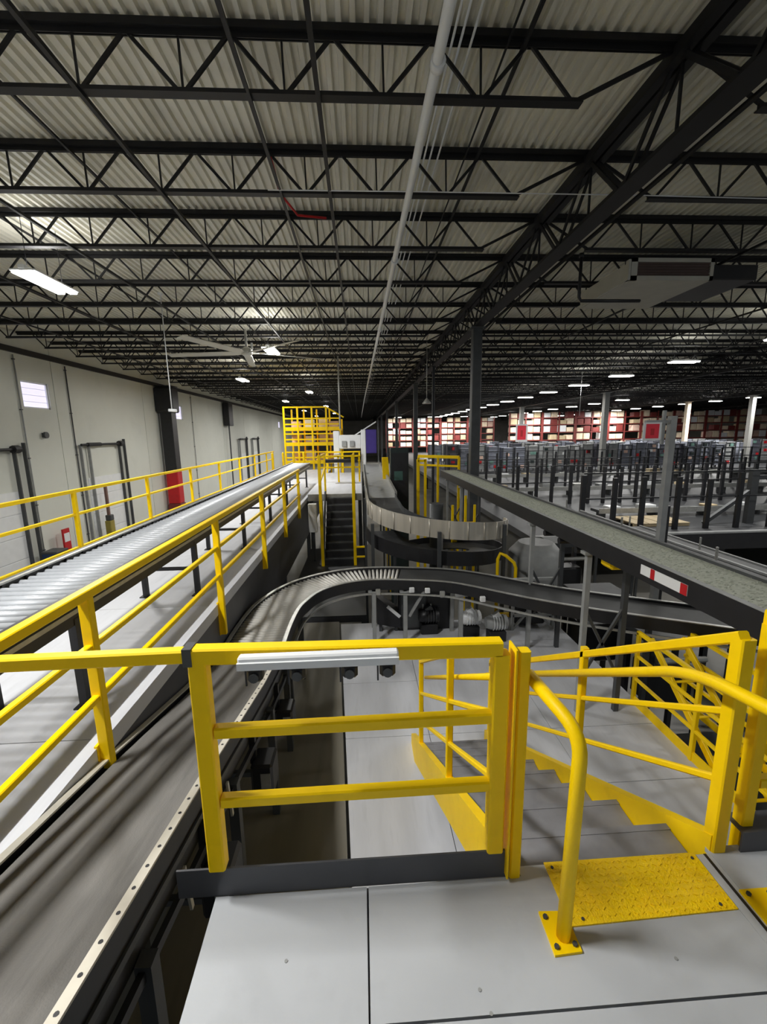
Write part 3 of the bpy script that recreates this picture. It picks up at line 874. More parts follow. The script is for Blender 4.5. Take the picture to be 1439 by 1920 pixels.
for i, yv in enumerate((0.6, 5.14, 6.93, 12.1, 14.1)):
    s_ = empty('support_frame', RV, (0, yv, 0))
    bz_ = LD if 1.5 < yv < 8.2 else GROUND
    MB().bar((RX0 + 0.05, 0, bz_), (RX0 + 0.05, 0, RZ - 0.24), 0.065).build('leg', MIDG, s_)
    MB().bar((RX1 - 0.05, 0, bz_), (RX1 - 0.05, 0, RZ - 0.24), 0.065).build('leg', DARKG, s_)
    MB().box(RX0 - 0.03, RX0 + 0.13, -0.06, 0.06, RZ - 0.26, RZ - 0.22).build('leg_head', MIDG, s_)
    MB().bar((RX0 + 0.05, 0, -1.5), (RX1 - 0.05, 0, -0.5), 0.035).build('brace', DARKG, s_)
    MB().bar((RX0 + 0.05, 0, -0.5), (RX1 - 0.05, 0, -1.5), 0.035).build('brace', DARKG, s_)
sp = MB().box(RX0 - 0.006, RX0, 3.42, 4.05, RZ - 0.155, RZ - 0.055).build('warning_label', WHITE, RV); sp['label'] = 'white and red label strip on the black side frame'
MB().box(RX0 - 0.008, RX0 - 0.006, 3.84, 3.90, RZ - 0.155, RZ - 0.055).build('label_mark', RED, sp)
MB().box(RX0 - 0.008, RX0 - 0.006, 3.42, 3.50, RZ - 0.155, RZ - 0.055).build('label_mark', RED, sp)
bx_ = MB().box(RX0 + 0.12, RX0 + 0.32, 4.75, 5.0, RZ - 0.36, RZ - 0.22, 0.03).build('motor_cover', YEL, RV); bx_['label'] = 'yellow drive cover under the frame'
for yv in (5.5, 6.0, 6.5):
    MB().tube([(RX0 + 0.06, yv, RZ - 0.30), (RX1 - 0.06, yv, RZ - 0.30)], 0.05, 8).build('return_roller', BLACK, RV)

# ================================================================ SPIRAL CHUTE WITH STAINLESS GUARD
SPI = thing('spiral_conveyor', 'stainless-sided conveyor that runs in from the back and curls round in a spiral', 'conveyor')
ctr = Vector((1.75, 9.75, 0)); RO = 1.58; RI = 0.86
sp_pts = [(0.52, 21.9, 0.30), (0.52, 18, 0.26), (0.52, 14, 0.22), (0.52, 11.2, 0.14), (0.52, 10.4, 0.10)]
hel = []
for a in range(180, 541, 10):
    r_ = (RO + RI) / 2
    hel.append((ctr.x + r_ * math.cos(math.radians(a)), ctr.y + r_ * math.sin(math.radians(a)), 0.10 - 0.0030 * (a - 180)))
p1 = sp_pts + hel[:19]
hw = 0.37
MB().sweep(p1, [(-hw, -0.03), (hw, -0.03), (hw, 0.0), (-hw, 0.0)]).build('belt', BELTB, SPI)
MB().sweep(p1[3:], [(hw, -0.10), (hw + 0.015, -0.10), (hw + 0.015, 0.27), (hw, 0.27)]).build('outer_guard', STAIN, SPI)
MB().sweep(p1[:4], [(hw, -0.16), (hw + 0.03, -0.16), (hw + 0.03, 0.10), (hw, 0.10)]).build('side_frame', GALV, SPI)
MB().sweep(p1[:4], [(-hw - 0.06, -0.16), (-hw, -0.16), (-hw, 0.16), (-hw - 0.06, 0.16)]).build('side_frame', GALV, SPI)
MB().sweep(p1[:4], [(-hw, 0.0), (hw, 0.0), (hw, 0.004), (-hw, 0.004)]).build('infeed_belt', MIDG, SPI)
MB().sweep(p1[3:], [(-hw - 0.02, -0.10), (-hw, -0.10), (-hw, 0.12), (-hw - 0.02, 0.12)]).build('inner_guard', DARKG, SPI)
# guard joints
for a in range(185, 362, 14):
    an = math.radians(a); r_ = (RO + RI) / 2 + hw + 0.018
    z = 0.10 - 0.0030 * (a - 180)
    MB().tube([(ctr.x + r_ * math.cos(an), ctr.y + r_ * math.sin(an), z - 0.09), (ctr.x + r_ * math.cos(an), ctr.y + r_ * math.sin(an), z + 0.26)], 0.012, 6).build('guard_rib', STAIN, SPI, True)
h2 = [(p[0] - 0.05, p[1] + 0.1, -0.45 - 0.0028 * (10 * i)) for i, p in enumerate(hel[:31])]
MB().sweep(h2, [(-hw, -0.03), (hw, -0.03), (hw, 0.0), (-hw, 0.0)]).build('lower_belt', BELTB, SPI)
MB().sweep(h2, [(hw, -0.14), (hw + 0.02, -0.14), (hw + 0.02, 0.16), (hw, 0.16)]).build('lower_guard', BLACK, SPI)
MB().tube([(ctr.x, ctr.y, GROUND), (ctr.x, ctr.y, 0.2)], 0.16, 12).build('centre_column', DARKG, SPI, True)
for a in (205, 262, 318):
    an = math.radians(a); r_ = RO + 0.1
    MB().bar((ctr.x + r_ * math.cos(an), ctr.y + r_ * math.sin(an), LD if ctr.y + r_ * math.sin(an) < 8.25 else GROUND), (ctr.x + r_ * math.cos(an), ctr.y + r_ * math.sin(an), -0.1), 0.07).build('leg', DARKG, SPI)
for yv in (12, 15, 18, 21):
    for sx in (0.1, 0.94):
        MB().bar((sx, yv, GROUND), (sx, yv, 0.02), 0.07).build('leg', DARKG, SPI)

# things around the spiral
t = thing('control_cabinet', 'tall dark green control cabinet behind the spiral conveyor', 'cabinet', (1.28, 14.2, GROUND))
MB().box(-0.3, 0.3, -0.2, 0.2, 0, 5.35, 0.02).build('body', TEAL, t)
MB().box(-0.26, 0.26, -0.215, -0.2, 3.6, 5.2).build('door', BLACK, t)
MB().box(-0.18, 0.1, -0.225, -0.215, 4.3, 4.6).build('panel', mat('green_panel', (70, 105, 98), 0.5), t)
t = thing('yellow_a_frame', 'yellow leaning A-frame post beside the dark cabinet', 'stand', (1.02, 15.2, GROUND))
ybar((-0.02, 0, 0), (-0.2, 0, 5.0), 0.12).build('leg', YEL, t)
ybar((0.2, 0, 0), (-0.1, 0, 5.0), 0.12).build('leg', YEL, t)
t = thing('yellow_post_frame', 'yellow twin-post frame right of the dark cabinet', 'stand', (1.95, 13.6, GROUND))
for sx in (-0.12, 0.12):
    ybar((sx, 0, 0), (sx, 0, 5.0), 0.08).build('post', YEL, t)
ybar((-0.12, 0, 4.95), (0.12, 0, 4.95), 0.08).build('cross_bar', YEL, t)
t = thing('guard_rail', 'yellow two-bar rail at the far end of the right conveyor', 'railing', (0, 0, 0))
ybar((2.25, 16.5, 0.95), (3.55, 15.3, 0.95), 0.09, 0.11).build('top_rail', YEL, t)
ybar((2.25, 16.5, 0.62), (3.55, 15.3, 0.62), 0.07, 0.07).build('mid_rail', YEL, t)
for q in ((2.25, 16.5), (2.9, 15.9), (3.55, 15.3)):
    ybar((q[0], q[1], GROUND), (q[0], q[1], 0.95), 0.08).build('post', YEL, t)
t = thing('yellow_gate', 'yellow upright gate frame under the far right conveyor', 'gate', (2.75, 11.2, GROUND))
for sx in (-0.3, 0.05, 0.3):
    ybar((sx, 0, 0), (sx, 0, 4.2 - abs(sx)), 0.06).build('post', YEL, t)
ybar((-0.3, 0, 3.4), (0.3, 0, 3.4), 0.06).build('bar', YEL, t)
ybar((-0.3, 0, 2.9), (0.3, 0, 2.9), 0.06).build('bar', YEL, t)
t = thing('steel_hopper', 'pale grey round hopper under the right conveyor', 'hopper', (4.1, 9.6, GROUND))
MB().tube([(0, 0, 1.9), (0, 0, 2.2), (0, 0, 3.0), (0, 0, 3.25)], [0.3, 0.62, 0.62, 0.4], 20).build('drum', MIDG, t, True)
for sx, sy in ((-0.4, -0.4), (0.4, -0.4), (0.4, 0.4), (-0.4, 0.4)):
    MB().bar((sx, sy, 0), (sx, sy, 2.3), 0.06).build('leg', DARKG, t)
t = thing('scissor_stand', 'crossed grey steel stand beneath the right conveyor bend', 'stand', (3.28, 7.85, LD - 1.9))
for sx in (-0.4, 0.4):
    MB().bar((sx, -0.2, 1.9), (sx, -0.2, 2.95), 0.05).build('post', MIDG, t)
MB().bar((-0.4, -0.2, 1.9), (0.4, -0.2, 2.9), 0.04).build('brace', MIDG, t)
MB().bar((-0.4, -0.2, 2.9), (0.4, -0.2, 1.9), 0.04).build('brace', MIDG, t)
MB().bar((-0.4, -0.2, 2.93), (0.4, -0.2, 2.93), 0.05).build('top_bar', MIDG, t)
MB().box(-0.3, 0.3, -0.1, 0.3, 1.95, 2.4, 0.03).build('gear_case', BLACK, t)
MB().bar((-0.4, -0.2, 2.2), (0.4, -0.2, 2.2), 0.05).build('lower_bar', MIDG, t)
for k, (x, y, h) in enumerate(((4.6, 7.8, 2.6), (5.2, 6.6, 2.3), (5.3, 10.6, 2.9))):
    t = thing('machine_frame', ('black machine frame right of the crossed stand', 'low black machine frame nearest the right platform', 'tall black machine frame behind the crossed stand')[k], 'machine', (x, y, GROUND))
    for sx in (-0.45, 0.45):
        for sy in (-0.3, 0.3):
            MB().bar((sx, sy, 0), (sx, sy, h), 0.08).build('post', BLACK, t)
    MB().box(-0.5, 0.5, -0.36, 0.36, h, h + 0.12, 0.01).build('top_plate', DARKG, t)
    MB().box(-0.4, 0.4, -0.25, 0.25, h * 0.5, h * 0.8, 0.04).build('housing', BLACK, t)
    MB().tube([(-0.42, -0.4, h * 0.9), (0.42, -0.4, h * 0.9)], 0.05, 8).build('shaft', GALV, t)

# ================================================================ FAR STAIR AND YELLOW PLATFORMS
t = thing('cross_over_stair', 'dark far stair between two tall yellow posts in the middle distance', 'stairs', (0, 0, 0))
for k in range(9):
    MB().box(-1.12, -0.26, 12.25 + 0.19 * k, 12.48 + 0.19 * k, -2.0 + 0.2 * (k + 1) - 0.04, -2.0 + 0.2 * (k + 1)).build('tread', DARKG, t)
    MB().box(-1.12, -0.26, 12.25 + 0.19 * k, 12.26 + 0.19 * k, -2.0 + 0.2 * k, -2.0 + 0.2 * (k + 1) - 0.04).build('riser', BLACK, t)
for sx in (-1.17, -0.22):
    MB().prism([(12.2, -2.0), (12.4, -2.0), (14.0, -0.2), (14.0, 0.0), (13.8, 0.0), (12.2, -1.75)], 'x', sx - 0.02, sx + 0.02).build('stringer', DARKG, t)
    ybar((sx, 12.2, -2.0), (sx, 12.2, 1.25), 0.085).build('post', YEL, t)
    ybar((sx, 12.2, 1.2), (sx, 14.0, 1.2), 0.05).build('top_rail', YEL, t)
    ybar((sx, 14.0, -0.1), (sx, 14.0, 1.2), 0.06).build('post', YEL, t)
    ybar((sx, 12.2, 0.45), (sx, 14.0, 0.75), 0.045).build('mid_rail', YEL, t)
ybar((-0.22, 12.2, -1.45), (0.08, 12.2, -1.45), 0.05).build('side_bar', YEL, t)
ybar((-0.22, 12.2, -1.75), (0.08, 12.2, -1.75), 0.05).build('side_bar', YEL, t)
ld2 = thing('middle_deck', 'low grey floor at the foot of the far stair', 'deck', (0, 0, LD))
MB().box(-1.75, 0.05, 8.6, 14.2, -0.15, -0.02).build('deck_base', KICK, ld2)
for a in (8.6, 10.0, 11.4, 12.8):
    MB().box(-1.75, 0.05, a + 0.004, a + 1.396, -0.02, 0).build('deck_panel', FIELD, ld2)
for xx, yy in ((-1.6, 8.8), (0.0, 8.8), (-1.6, 14.0), (0.0, 14.0)):
    MB().bar((xx, yy, GROUND - LD), (xx, yy, -0.15), 0.12).build('leg', DARKG, ld2)
up_ = thing('upper_platform', 'pale platform at the top of the far stair with yellow rails', 'platform', (0, 0, 0))
MB().box(-1.75, 0.02, 13.95, 22, -0.25, -0.1).build('platform_board', DECKL, up_)
MB().box(-1.75, 0.02, 13.93, 13.95, -0.32, -0.10).build('edge_beam', GALV, up_)
for xx in (-1.7, -0.05):
    for yy in (14.5, 18, 21.5):
        MB().bar((xx, yy, GROUND), (xx, yy, -0.25), 0.12).build('leg', DARKG, up_)
for yy in (17.5, 21.9):
    ybar((-1.75, yy, 0.95), (0.0, yy, 0.95), 0.07).build('top_rail', YEL, up_)
    ybar((-1.75, yy, 0.5), (0.0, yy, 0.5), 0.06).build('mid_rail', YEL, up_)
    for xx in (-1.7, -0.9, -0.05):
        ybar((xx, yy, -0.1), (xx, yy, 0.95), 0.07).build('post', YEL, up_)
MB().box(-1.4, -0.1, 17.0, 17.3, 0.72, 0.86, 0.02).build('dark_beam', BLACK, up_)
ec = thing('white_cabinet', 'narrow white cabinet on a post left of the far stair', 'cabinet', (-1.46, 12.6, LD))
MB().bar((0, 0.14, 0), (0, 0.14, 1.8), 0.06).build('post', DARKG, ec)
MB().box(-0.12, 0.12, -0.1, 0.1, 0.95, 1.8, 0.01).build('body', WHITE, ec)
MB().box(-0.1, 0.1, -0.11, -0.1, 1.0, 1.75).build('door', WHITE, ec)

yp = thing('yellow_access_tower', 'tall yellow railed access tower standing in the far middle', 'platform', (-3.0, 28.6, GROUND))
for zz in (4.0, 5.15, 6.1):
    MB().box(-1.75, 1.75, -0.8, 2.4, zz, zz + 0.12).build('floor_plate', YEL, yp)
for zz in (4.0, 5.15, 6.1):
    MB().box(-1.75, 1.75, -0.84, -0.80, zz, zz + 0.22).build('toe_board', YEL, yp)
    for h in (0.4, 0.75):
        ybar((-1.75, -0.8, zz + h), (1.75, -0.8, zz + h), 0.09).build('rail', YEL, yp)
for xx in (-1.75, -0.9, 0.0, 0.9, 1.75):
    for yy in (-0.8, 2.4):
        ybar((xx, yy, 0), (xx, yy, 7.6 if xx < 1 else 6.9), 0.11).build('post', YEL, yp)
ybar((-1.75, -0.8, 7.55), (0.9, -0.8, 7.55), 0.09).build('top_rail', YEL, yp)
ybar((0.9, -0.8, 7.55), (2.0, -0.8, 6.9), 0.09).build('top_rail', YEL, yp)
for k, (xx, mm) in enumerate(((-1.2, PINK), (-0.3, WHITE), (0.6, CREAM), (1.3, PINK))):
    for zz in (4.12, 5.27, 6.22):
        MB().box(xx - 0.3, xx + 0.3, 0.4, 0.9, zz, zz + 0.5 + 0.1 * ((k + int(zz)) % 3), 0.02).build('stored_box', mm, yp)
sc = thing('scanner_tunnel', 'white scanner tunnel with a violet side panel far down the line', 'machine', (-0.2, 22.6, GROUND))
MB().box(-1.15, -0.85, -0.5, 0.5, 0, 6.0, 0.03).build('side_column', WHITE, sc)
MB().box(0.25, 0.5, -0.5, 0.5, 0, 6.05, 0.03).build('side_column', WHITE, sc)
MB().box(-0.85, 0.25, -0.5, 0.5, 5.1, 5.8, 0.03).build('head', WHITE, sc)
v_ = MB().box(0.5, 1.05, -0.45, 0.6, 4.85, 6.05, 0.02).build('side_panel', PURP, sc); v_['label'] = 'violet side panel'
MB().bar((-0.1, 0, 5.75), (1.05, 0, 6.45), 0.06).build('arm', WHITE, sc)
for xx in (-0.6, -0.2):
    MB().box(xx - 0.12, xx + 0.12, -0.6, -0.5, 5.2, 5.5, 0.02).build('camera_box', MIDG, sc)
for k in range(4):
    a = (-5.0 + 0.55 * k, 24.8 + 0.3 * k)
    t = thing('yellow_bollard', 'yellow bollard beside the access tower, %s from the left' % ORD[k], 'bollard', (a[0], a[1], WK))
    MB().tube([(0, 0, 0), (0, 0, 1.1), (0, 0, 1.16)], [0.07, 0.07, 0.03], 10).build('pipe', YEL, t, True)
    MB().tube([(0, 0, 0), (0, 0, 0.02)], 0.12, 10).build('base_plate', YEL, t)

# ================================================================ COLUMNS
def column(label, x, y, z0, z1, wd, m, cat='column', extra=None):
    t = thing('steel_column', label, cat, (x, y, z0))
    c = MB()
    c.box(-wd / 2, wd / 2, -wd / 2, wd / 2, 0, z1 - z0, 0.02)
    c.build('shaft', m, t)
    MB().box(-wd * 0.85, wd * 0.85, -wd * 0.85, wd * 0.85, 0, 0.03).build('base_plate', m, t)
    MB().box(-wd * 0.75, wd * 0.75, -wd * 0.75, wd * 0.75, z1 - z0 - 0.04, z1 - z0).build('cap_plate', m, t)
    return t
column('dark steel column under the roof girder, nearest one', XG, 14.2, GROUND, 5.08, 0.30, DARKG)
for i, y in enumerate((29.4, 44.6, 59.8, 75.0, 90.2)):
    column('dark steel column under the first roof girder, %s behind the nearest one' % ORD[i], XG, y, GROUND, 5.08, 0.28, DARKG)
column('thin dark post left of the nearest roof column', 3.75, 22.0, GROUND, 5.08, 0.13, BLACK)
column('pale column in the middle of the right-hand hall', 21.4, 37.0, LD, 5.08, 0.42, GALV)
column('pale column carrying the smaller red sign', 21.4, 56.6, LD, 5.08, 0.50, GALV)
column('pale column at the far right edge of the hall', 39.0, 41.5, LD, 5.08, 0.42, GALV)
column('pale column just left of the one at the far right edge', 39.0, 50.0, LD, 5.08, 0.45, CREAM)
t = column('black column against the pale left wall with a red guard', XW + 0.62, 31.4, GROUND, 5.3, 0.78, BLACK)
r_ = MB().box(-0.41, 0.41, -0.41, 0.41, 1.1, 3.4, 0.05).build('column_guard', RED, t); r_['label'] = 'red wrap round the column foot'
MB().box(-0.45, 0.47, -0.47, 0.45, 0.03, 1.1, 0.05).build('guard_foot', RUST, t)
MB().box(-0.6, 0.6, -0.6, 0.6, 7.5, 9.2, 0.1).build('head_bracket', BLACK, t)
t = column('short black downpipe box high on the left wall by the third window', XW + 0.4, 46.2, GROUND, 5.3, 0.12, DARKG)
MB().box(-0.3, 0.3, -0.7, 0.7, 6.9, 9.2, 0.05).build('head_box', BLACK, t)
for yy, lab in ((18.9, 'thin grey conduit on the wall left of the first window'), (37.3, 'thin grey conduit on the wall right of the black column'), (22.0, 'thin dark conduit on the wall right of the first window')):
    t = thing('wall_conduit', lab, 'conduit', (XW + 0.05, yy, GROUND))
    MB().tube([(0, 0, 0), (0, 0, 9.2)], 0.028, 8).build('pipe', MIDG if yy != 22.0 else DARKG, t, True)
    for zz in (1, 3, 5, 7, 9):
        MB().box(-0.05, 0.035, -0.05, 0.05, zz, zz + 0.04).build('clip', DARKG, t)

# ================================================================ THINGS HANGING FROM THE ROOF
t = thing('ceiling_pipe', 'long white pipe hung under the joists along the hall', 'pipe')
MB().tube([(0.87, -3, 5.32), (0.82, 7, 5.32), (0.55, 45, 5.32), (0.4, 90, 5.32)], 0.055, 12).build('pipe', WHITE, t, True)
for yv in (4.75, 9.5, 15.4, 21.3, 27.2, 33.1):
    MB().tube([(0.87 - 0.0066 * yv, yv, 5.32), (0.87 - 0.0066 * yv, yv + 0.09, 5.32)], 0.075, 12).build('coupling', WHITE, t, True)
    MB().tube([(0.87 - 0.0066 * yv, yv + 0.05, 5.37), (0.87 - 0.0066 * yv, yv + 0.05, 5.50)], 0.01, 6).build('hanger', GALV, t)
for k, xx in enumerate((1.15, 1.24, 1.36)):
    t = thing('ceiling_conduit', 'thin white conduit beside the white pipe, %s to its right' % ORD[k], 'conduit')
    MB().tube([(xx, -3, 5.98), (xx - 0.35, 60, 5.98)], 0.014, 6).build('pipe', WHITE, t, True)
t = thing('ceiling_conduit', 'thin white cable sagging across the roof near the upper middle', 'conduit')
MB().tube([(-1.3, 7.3, 5.46), (1.0, 7.25, 5.44), (4.6, 7.3, 5.46), (7.0, 7.35, 5.46)], 0.008, 6).build('cable', WHITE, t, True)
t = thing('ceiling_conduit', 'short red sprinkler pipe between two joists, upper middle of the roof', 'pipe')
MB().tube([(-1.25, 7.4, 5.95), (-1.2, 7.9, 5.7), (-1.0, 8.4, 5.62), (-0.5, 8.45, 5.6)], 0.02, 8).build('pipe', RED, t, True)

t = thing('ceiling_fan', 'large pale five-bladed ceiling fan under the joists left of centre', 'fan', (-3.95, 16.2, 4.72))
MB().tube([(0, 0, 0.1), (0, 0, 0.8)], 0.045, 8).build('drop_rod', GALV, t, True)
MB().tube([(0, 0, -0.1), (0, 0, -0.04), (0, 0, 0.12), (0, 0, 0.2)], [0.12, 0.2, 0.2, 0.08], 16).build('motor', HVAC, t, True)
for k in range(5):
    a = math.radians(172 + 72 * k)
    u = Vector((math.cos(a), math.sin(a), 0)); v = Vector((-u.y, u.x, 0))
    b = MB()
    vs = []
    for r_, wd in ((0.2, 0.08), (0.5, 0.16), (2.9, 0.13)):
        for s_, dz in ((-1, -0.03), (1, 0.03)):
            for q in (0.012, -0.012):
                vs.append(u * r_ + v * (s_ * wd) + Vector((0, 0, dz + q)))
    fs = []
    for i in range(2):
        o_ = 4 * i
        fs += [(o_, o_ + 2, o_ + 6, o_ + 4), (o_ + 1, o_ + 5, o_ + 7, o_ + 3), (o_, o_ + 4, o_ + 5, o_ + 1), (o_ + 2, o_ + 3, o_ + 7, o_ + 6)]
    fs += [(0, 1, 3, 2), (8, 10, 11, 9)]
    b.add(vs, fs).build('blade', HVAC, t)
MB().tube([(0.22, -0.1, 0.1), (0.22, -0.1, 0.32)], 0.04, 8).build('safety_light', WHITE, t)

t = thing('air_handler', 'grey hanging air unit with a brown louvre, upper right', 'air unit', (6.95, 9.8, 5.05))
MB().box(-0.94, 0.92, 0.05, 2.2, 0.0, 0.40, 0.01).build('casing', HVAC, t)
fr = MB()
for bx in ((-0.94, -0.80, 0.0, 0.45), (0.86, 0.94, 0.0, 0.45), (-0.94, 0.94, 0.0, 0.09), (-0.94, 0.94, 0.37, 0.45)):
    fr.box(bx[0], bx[1], 0.0, 0.05, bx[2], bx[3])
fr.build('louvre_frame', HVAC, t)
MB().box(-0.8, 0.86, 0.04, 0.05, 0.09, 0.37).build('louvre_back', LOUV, t)
for k in range(5):
    MB().bar((-0.8, 0.025, 0.12 + 0.055 * k), (0.86, 0.025, 0.12 + 0.055 * k), 0.03, 0.012).build('louvre_slat', LOUV, t)
MB().box(-1.02, -0.96, -0.02, 2.2, 0.0, 0.05).build('edge_angle', HVAC, t)
MB().box(-1.0, -0.95, 0.0, 0.12, 0.0, 0.42).build('corner_post', HVAC, t)
for sx in (-0.9, 0.9):
    for sy in (0.3, 2.0):
        MB().tube([(sx, sy, 0.40), (sx, sy, 0.5)], 0.012, 6).build('hanger', STEEL, t)
MB().box(0.94, 2.2, 0.25, 1.9, 0.1, 0.42, 0.02).build('duct', BLACK, t)
t = thing('gas_pipe', 'black pipe that drops beside the girder and turns under the air unit', 'pipe')
MB().tube([(4.75, 9.55, 5.46), (4.75, 9.55, 4.62), (4.8, 9.55, 4.55), (6.1, 9.55, 4.55)], 0.035, 8).build('pipe', BLACK, t, True)
MB().tube([(4.75, 9.55, 5.4), (4.75, 9.55, 5.48)], 0.05, 8).build('flange', BLACK, t, True)

def drop(label, x, y, z1, z0, head, m=WHITE, r=0.016):
    t = thing('drop_conduit', label, 'conduit', (x, y, z0))
    MB().tube([(0, 0, 0), (0, 0, z1 - z0)], r, 8).build('pipe', m, t, True)
    MB().box(-0.06, 0.06, -0.06, 0.06, z1 - z0 - 0.06, z1 - z0).build('ceiling_box', m, t)
    if head == 'camera':
        MB().tube([(-0.1, 0, -0.04), (0.14, 0, -0.06)], 0.05, 10).build('camera_body', WHITE, t, True)
    elif head == 'bell':
        MB().tube([(0, 0, 0.05), (0, 0, 0.0), (0, 0, -0.16), (0, 0, -0.2)], [0.03, 0.06, 0.2, 0.2], 14).build('bell_shade', GALV, t, True)
    return t
drop('white drop conduit with a small camera in front of the left wall', -6.0, 14.4, 6.16, 2.7, 'camera')
drop('grey drop conduit above the scanner tunnel', -1.0, 22.3, 6.16, 2.1, None, GALV, 0.04)
drop('thin hanging pendant with a bell-shaped shade right of centre', 3.1, 20.0, 6.16, 3.35, 'bell', GALV, 0.015)
drop('thin white drop cable in the right-hand hall', 15.6, 30.2, 6.16, 2.9, None, WHITE, 0.012)

# ================================================================ SIGN POLES
def red_sign(label, x, y, z, wd, h):
    t = thing('hanging_sign', label, 'sign', (x, y, z))
    MB().box(-wd / 2, wd / 2, -0.01, 0.01, 0, h, 0.004).build('board', WHITE, t)
    p_ = MB().box(-wd * 0.36, wd * 0.36, -0.014, -0.01, h * 0.12, h * 0.92).build('red_panel', SIGNRED, t)
    MB().box(-wd * 0.10, wd * 0.10, -0.016, -0.014, h * 0.3, h * 0.66).build('mark', RED, p_)
    return t
t = thing('sign_pole', 'tall grey pole with a side arm behind the right conveyor', 'pole', (5.66, 7.6, GROUND))
MB().bar((0, 0, 0), (0, 0, 6.05), 0.11).build('pole', MIDG, t)
MB().bar((-0.5, 0, 5.95), (0.05, 0, 5.95), 0.06).build('arm', MIDG, t)
MB().bar((-0.16, 0, 5.55), (-0.16, 0, 6.15), 0.05).build('bracket', MIDG, t)
MB().bar((0.10, 0.0, 0), (0.10, 0.0, 4.4), 0.05).build('back_strut', BLACK, t)
MB().box(-0.15, 0.15, -0.15, 0.15, 0, 0.02).build('base_plate', MIDG, t)
red_sign('red sign with a white border hanging from the grey pole arm', 5.27, 7.56, 1.62, 0.34, 0.32)
red_sign('smaller red sign on the pale column in the right-hand hall', 21.35, 56.2, 0.55, 1.6, 2.3)

# ================================================================ RIGHT-HAND HALL
fd = thing('field_deck', 'dark grey storage field floor beyond the right conveyor', 'deck', (0, 0, LD))
MB().box(6.2, 74, 14.7, 117, -0.25, 0.0).build('floor_slab', FIELD, fd)
MB().box(6.2, 74, 14.55, 14.7, -0.55, 0.06).build('edge_beam', BLACK, fd)
MB().box(6.2, 74, 14.5, 14.72, 0.06, 0.12).build('edge_angle', MIDG, fd)
for xx in (7, 14, 21, 28):
    for yy in (15.5, 30, 45):
        MB().bar((xx, yy, GROUND - LD), (xx, yy, -0.25), 0.25).build('leg', BLACK, fd)

def fence(label, y, x0, x1, step, h, z0, wd=0.16, jit=0.0):
    f = thing('black_fence', label, 'fence', (0, y, z0))
    x = x0; rr = random.Random(int(y * 7))
    while x <= x1:
        MB().bar((x, 0, 0), (x, 0, h * (1 - jit * rr.random())), wd, wd * 0.7).build('post', BLACK, f)
        x += step * (1 + 0.25 * (rr.random() - 0.5))
    for hz in (h * 0.97, h * 0.55):
        MB().bar((x0, 0, hz), (x1, 0, hz), 0.05).build('rail', BLACK, f)
    return f
fence('black post fence nearest the edge of the storage field', 15.6, 8.4, 21, 1.25, 2.3, LD, 0.17, 0.2)
fence('second black post fence across the storage field', 22.0, 7.2, 32, 0.95, 2.1, LD, 0.16, 0.1)
fence('third black post fence across the storage field', 28.0, 7.4, 42, 0.9, 2.1, LD, 0.14, 0.1)
fence('farthest black post fence in front of the grey pods', 36.0, 7.5, 48, 0.85, 2.3, LD, 0.13, 0.1)
# low conveyors in the field
for k, (y, x0, x1, z, lab) in enumerate(((18.4, 10.5, 32, -1.65, 'pale low conveyor just behind the nearest black fence'), (25.0, 7.5, 40, -1.5, 'pale low conveyor between the second and third fences'),
                                  (32.0, 7.5, 45, -1.4, 'pale low conveyor between the third and farthest fences'))):
    c = thing('low_conveyor', lab, 'conveyor', (0, y, LD))
    MB().box(x0, x1, -0.35, 0.35, z - LD - 0.12, z - LD).build('bed', DARKG, c)
    MB().box(x0, x1, -0.40, -0.35, z - LD - 0.15, z - LD + 0.08).build('side_frame', GALV, c)
    xx = x0 + 0.3
    while xx < x1:
        MB().box(xx - 0.05, xx + 0.05, -0.3, 0.3, 0, z - LD - 0.12).build('leg', DARKG, c); xx += 2.4
    xx = x0 + 0.5
    while xx < x1:
        MB().box(xx, xx + random.uniform(0.4, 0.9), -0.25, 0.25, z - LD, z - LD + random.uniform(0.1, 0.3), 0.02).build('tote', random.choice((WHITE, GALV, MIDG, BEIGE)), c)
        xx += random.uniform(1.4, 3.2)
t = thing('beige_board', 'flat beige board lying on the field floor behind the right conveyor', 'board', (12.1, 16.9, LD))
for k in range(4):
    MB().box(-1.2 + 0.58 * k, -0.66 + 0.58 * k, -0.8, 0.8, 0.1, 0.14).build('plank', BEIGE, t)
for k in range(3):
    MB().box(-1.2, 1.1, -0.75 + 0.7 * k, -0.65 + 0.7 * k, 0, 0.1).build('bearer', BEIGE, t)
t = thing('diagonal_brace_frame', 'dark frame with a diagonal brace on the right side of the field', 'frame', (15.8, 16.3, LD))
MB().bar((0, 0, 0), (0, 0, 2.2), 0.3, 0.2).build('post', DARKG, t)
MB().bar((-1.9, 0, 0.05), (0, 0, 1.4), 0.14).build('diagonal', DARKG, t)
MB().bar((0, 0, 1.9), (2.6, 0, 1.9), 0.14).build('beam', DARKG, t)
MB().bar((2.6, 0, 0), (2.6, 0, 2.2), 0.2).build('post', DARKG, t)
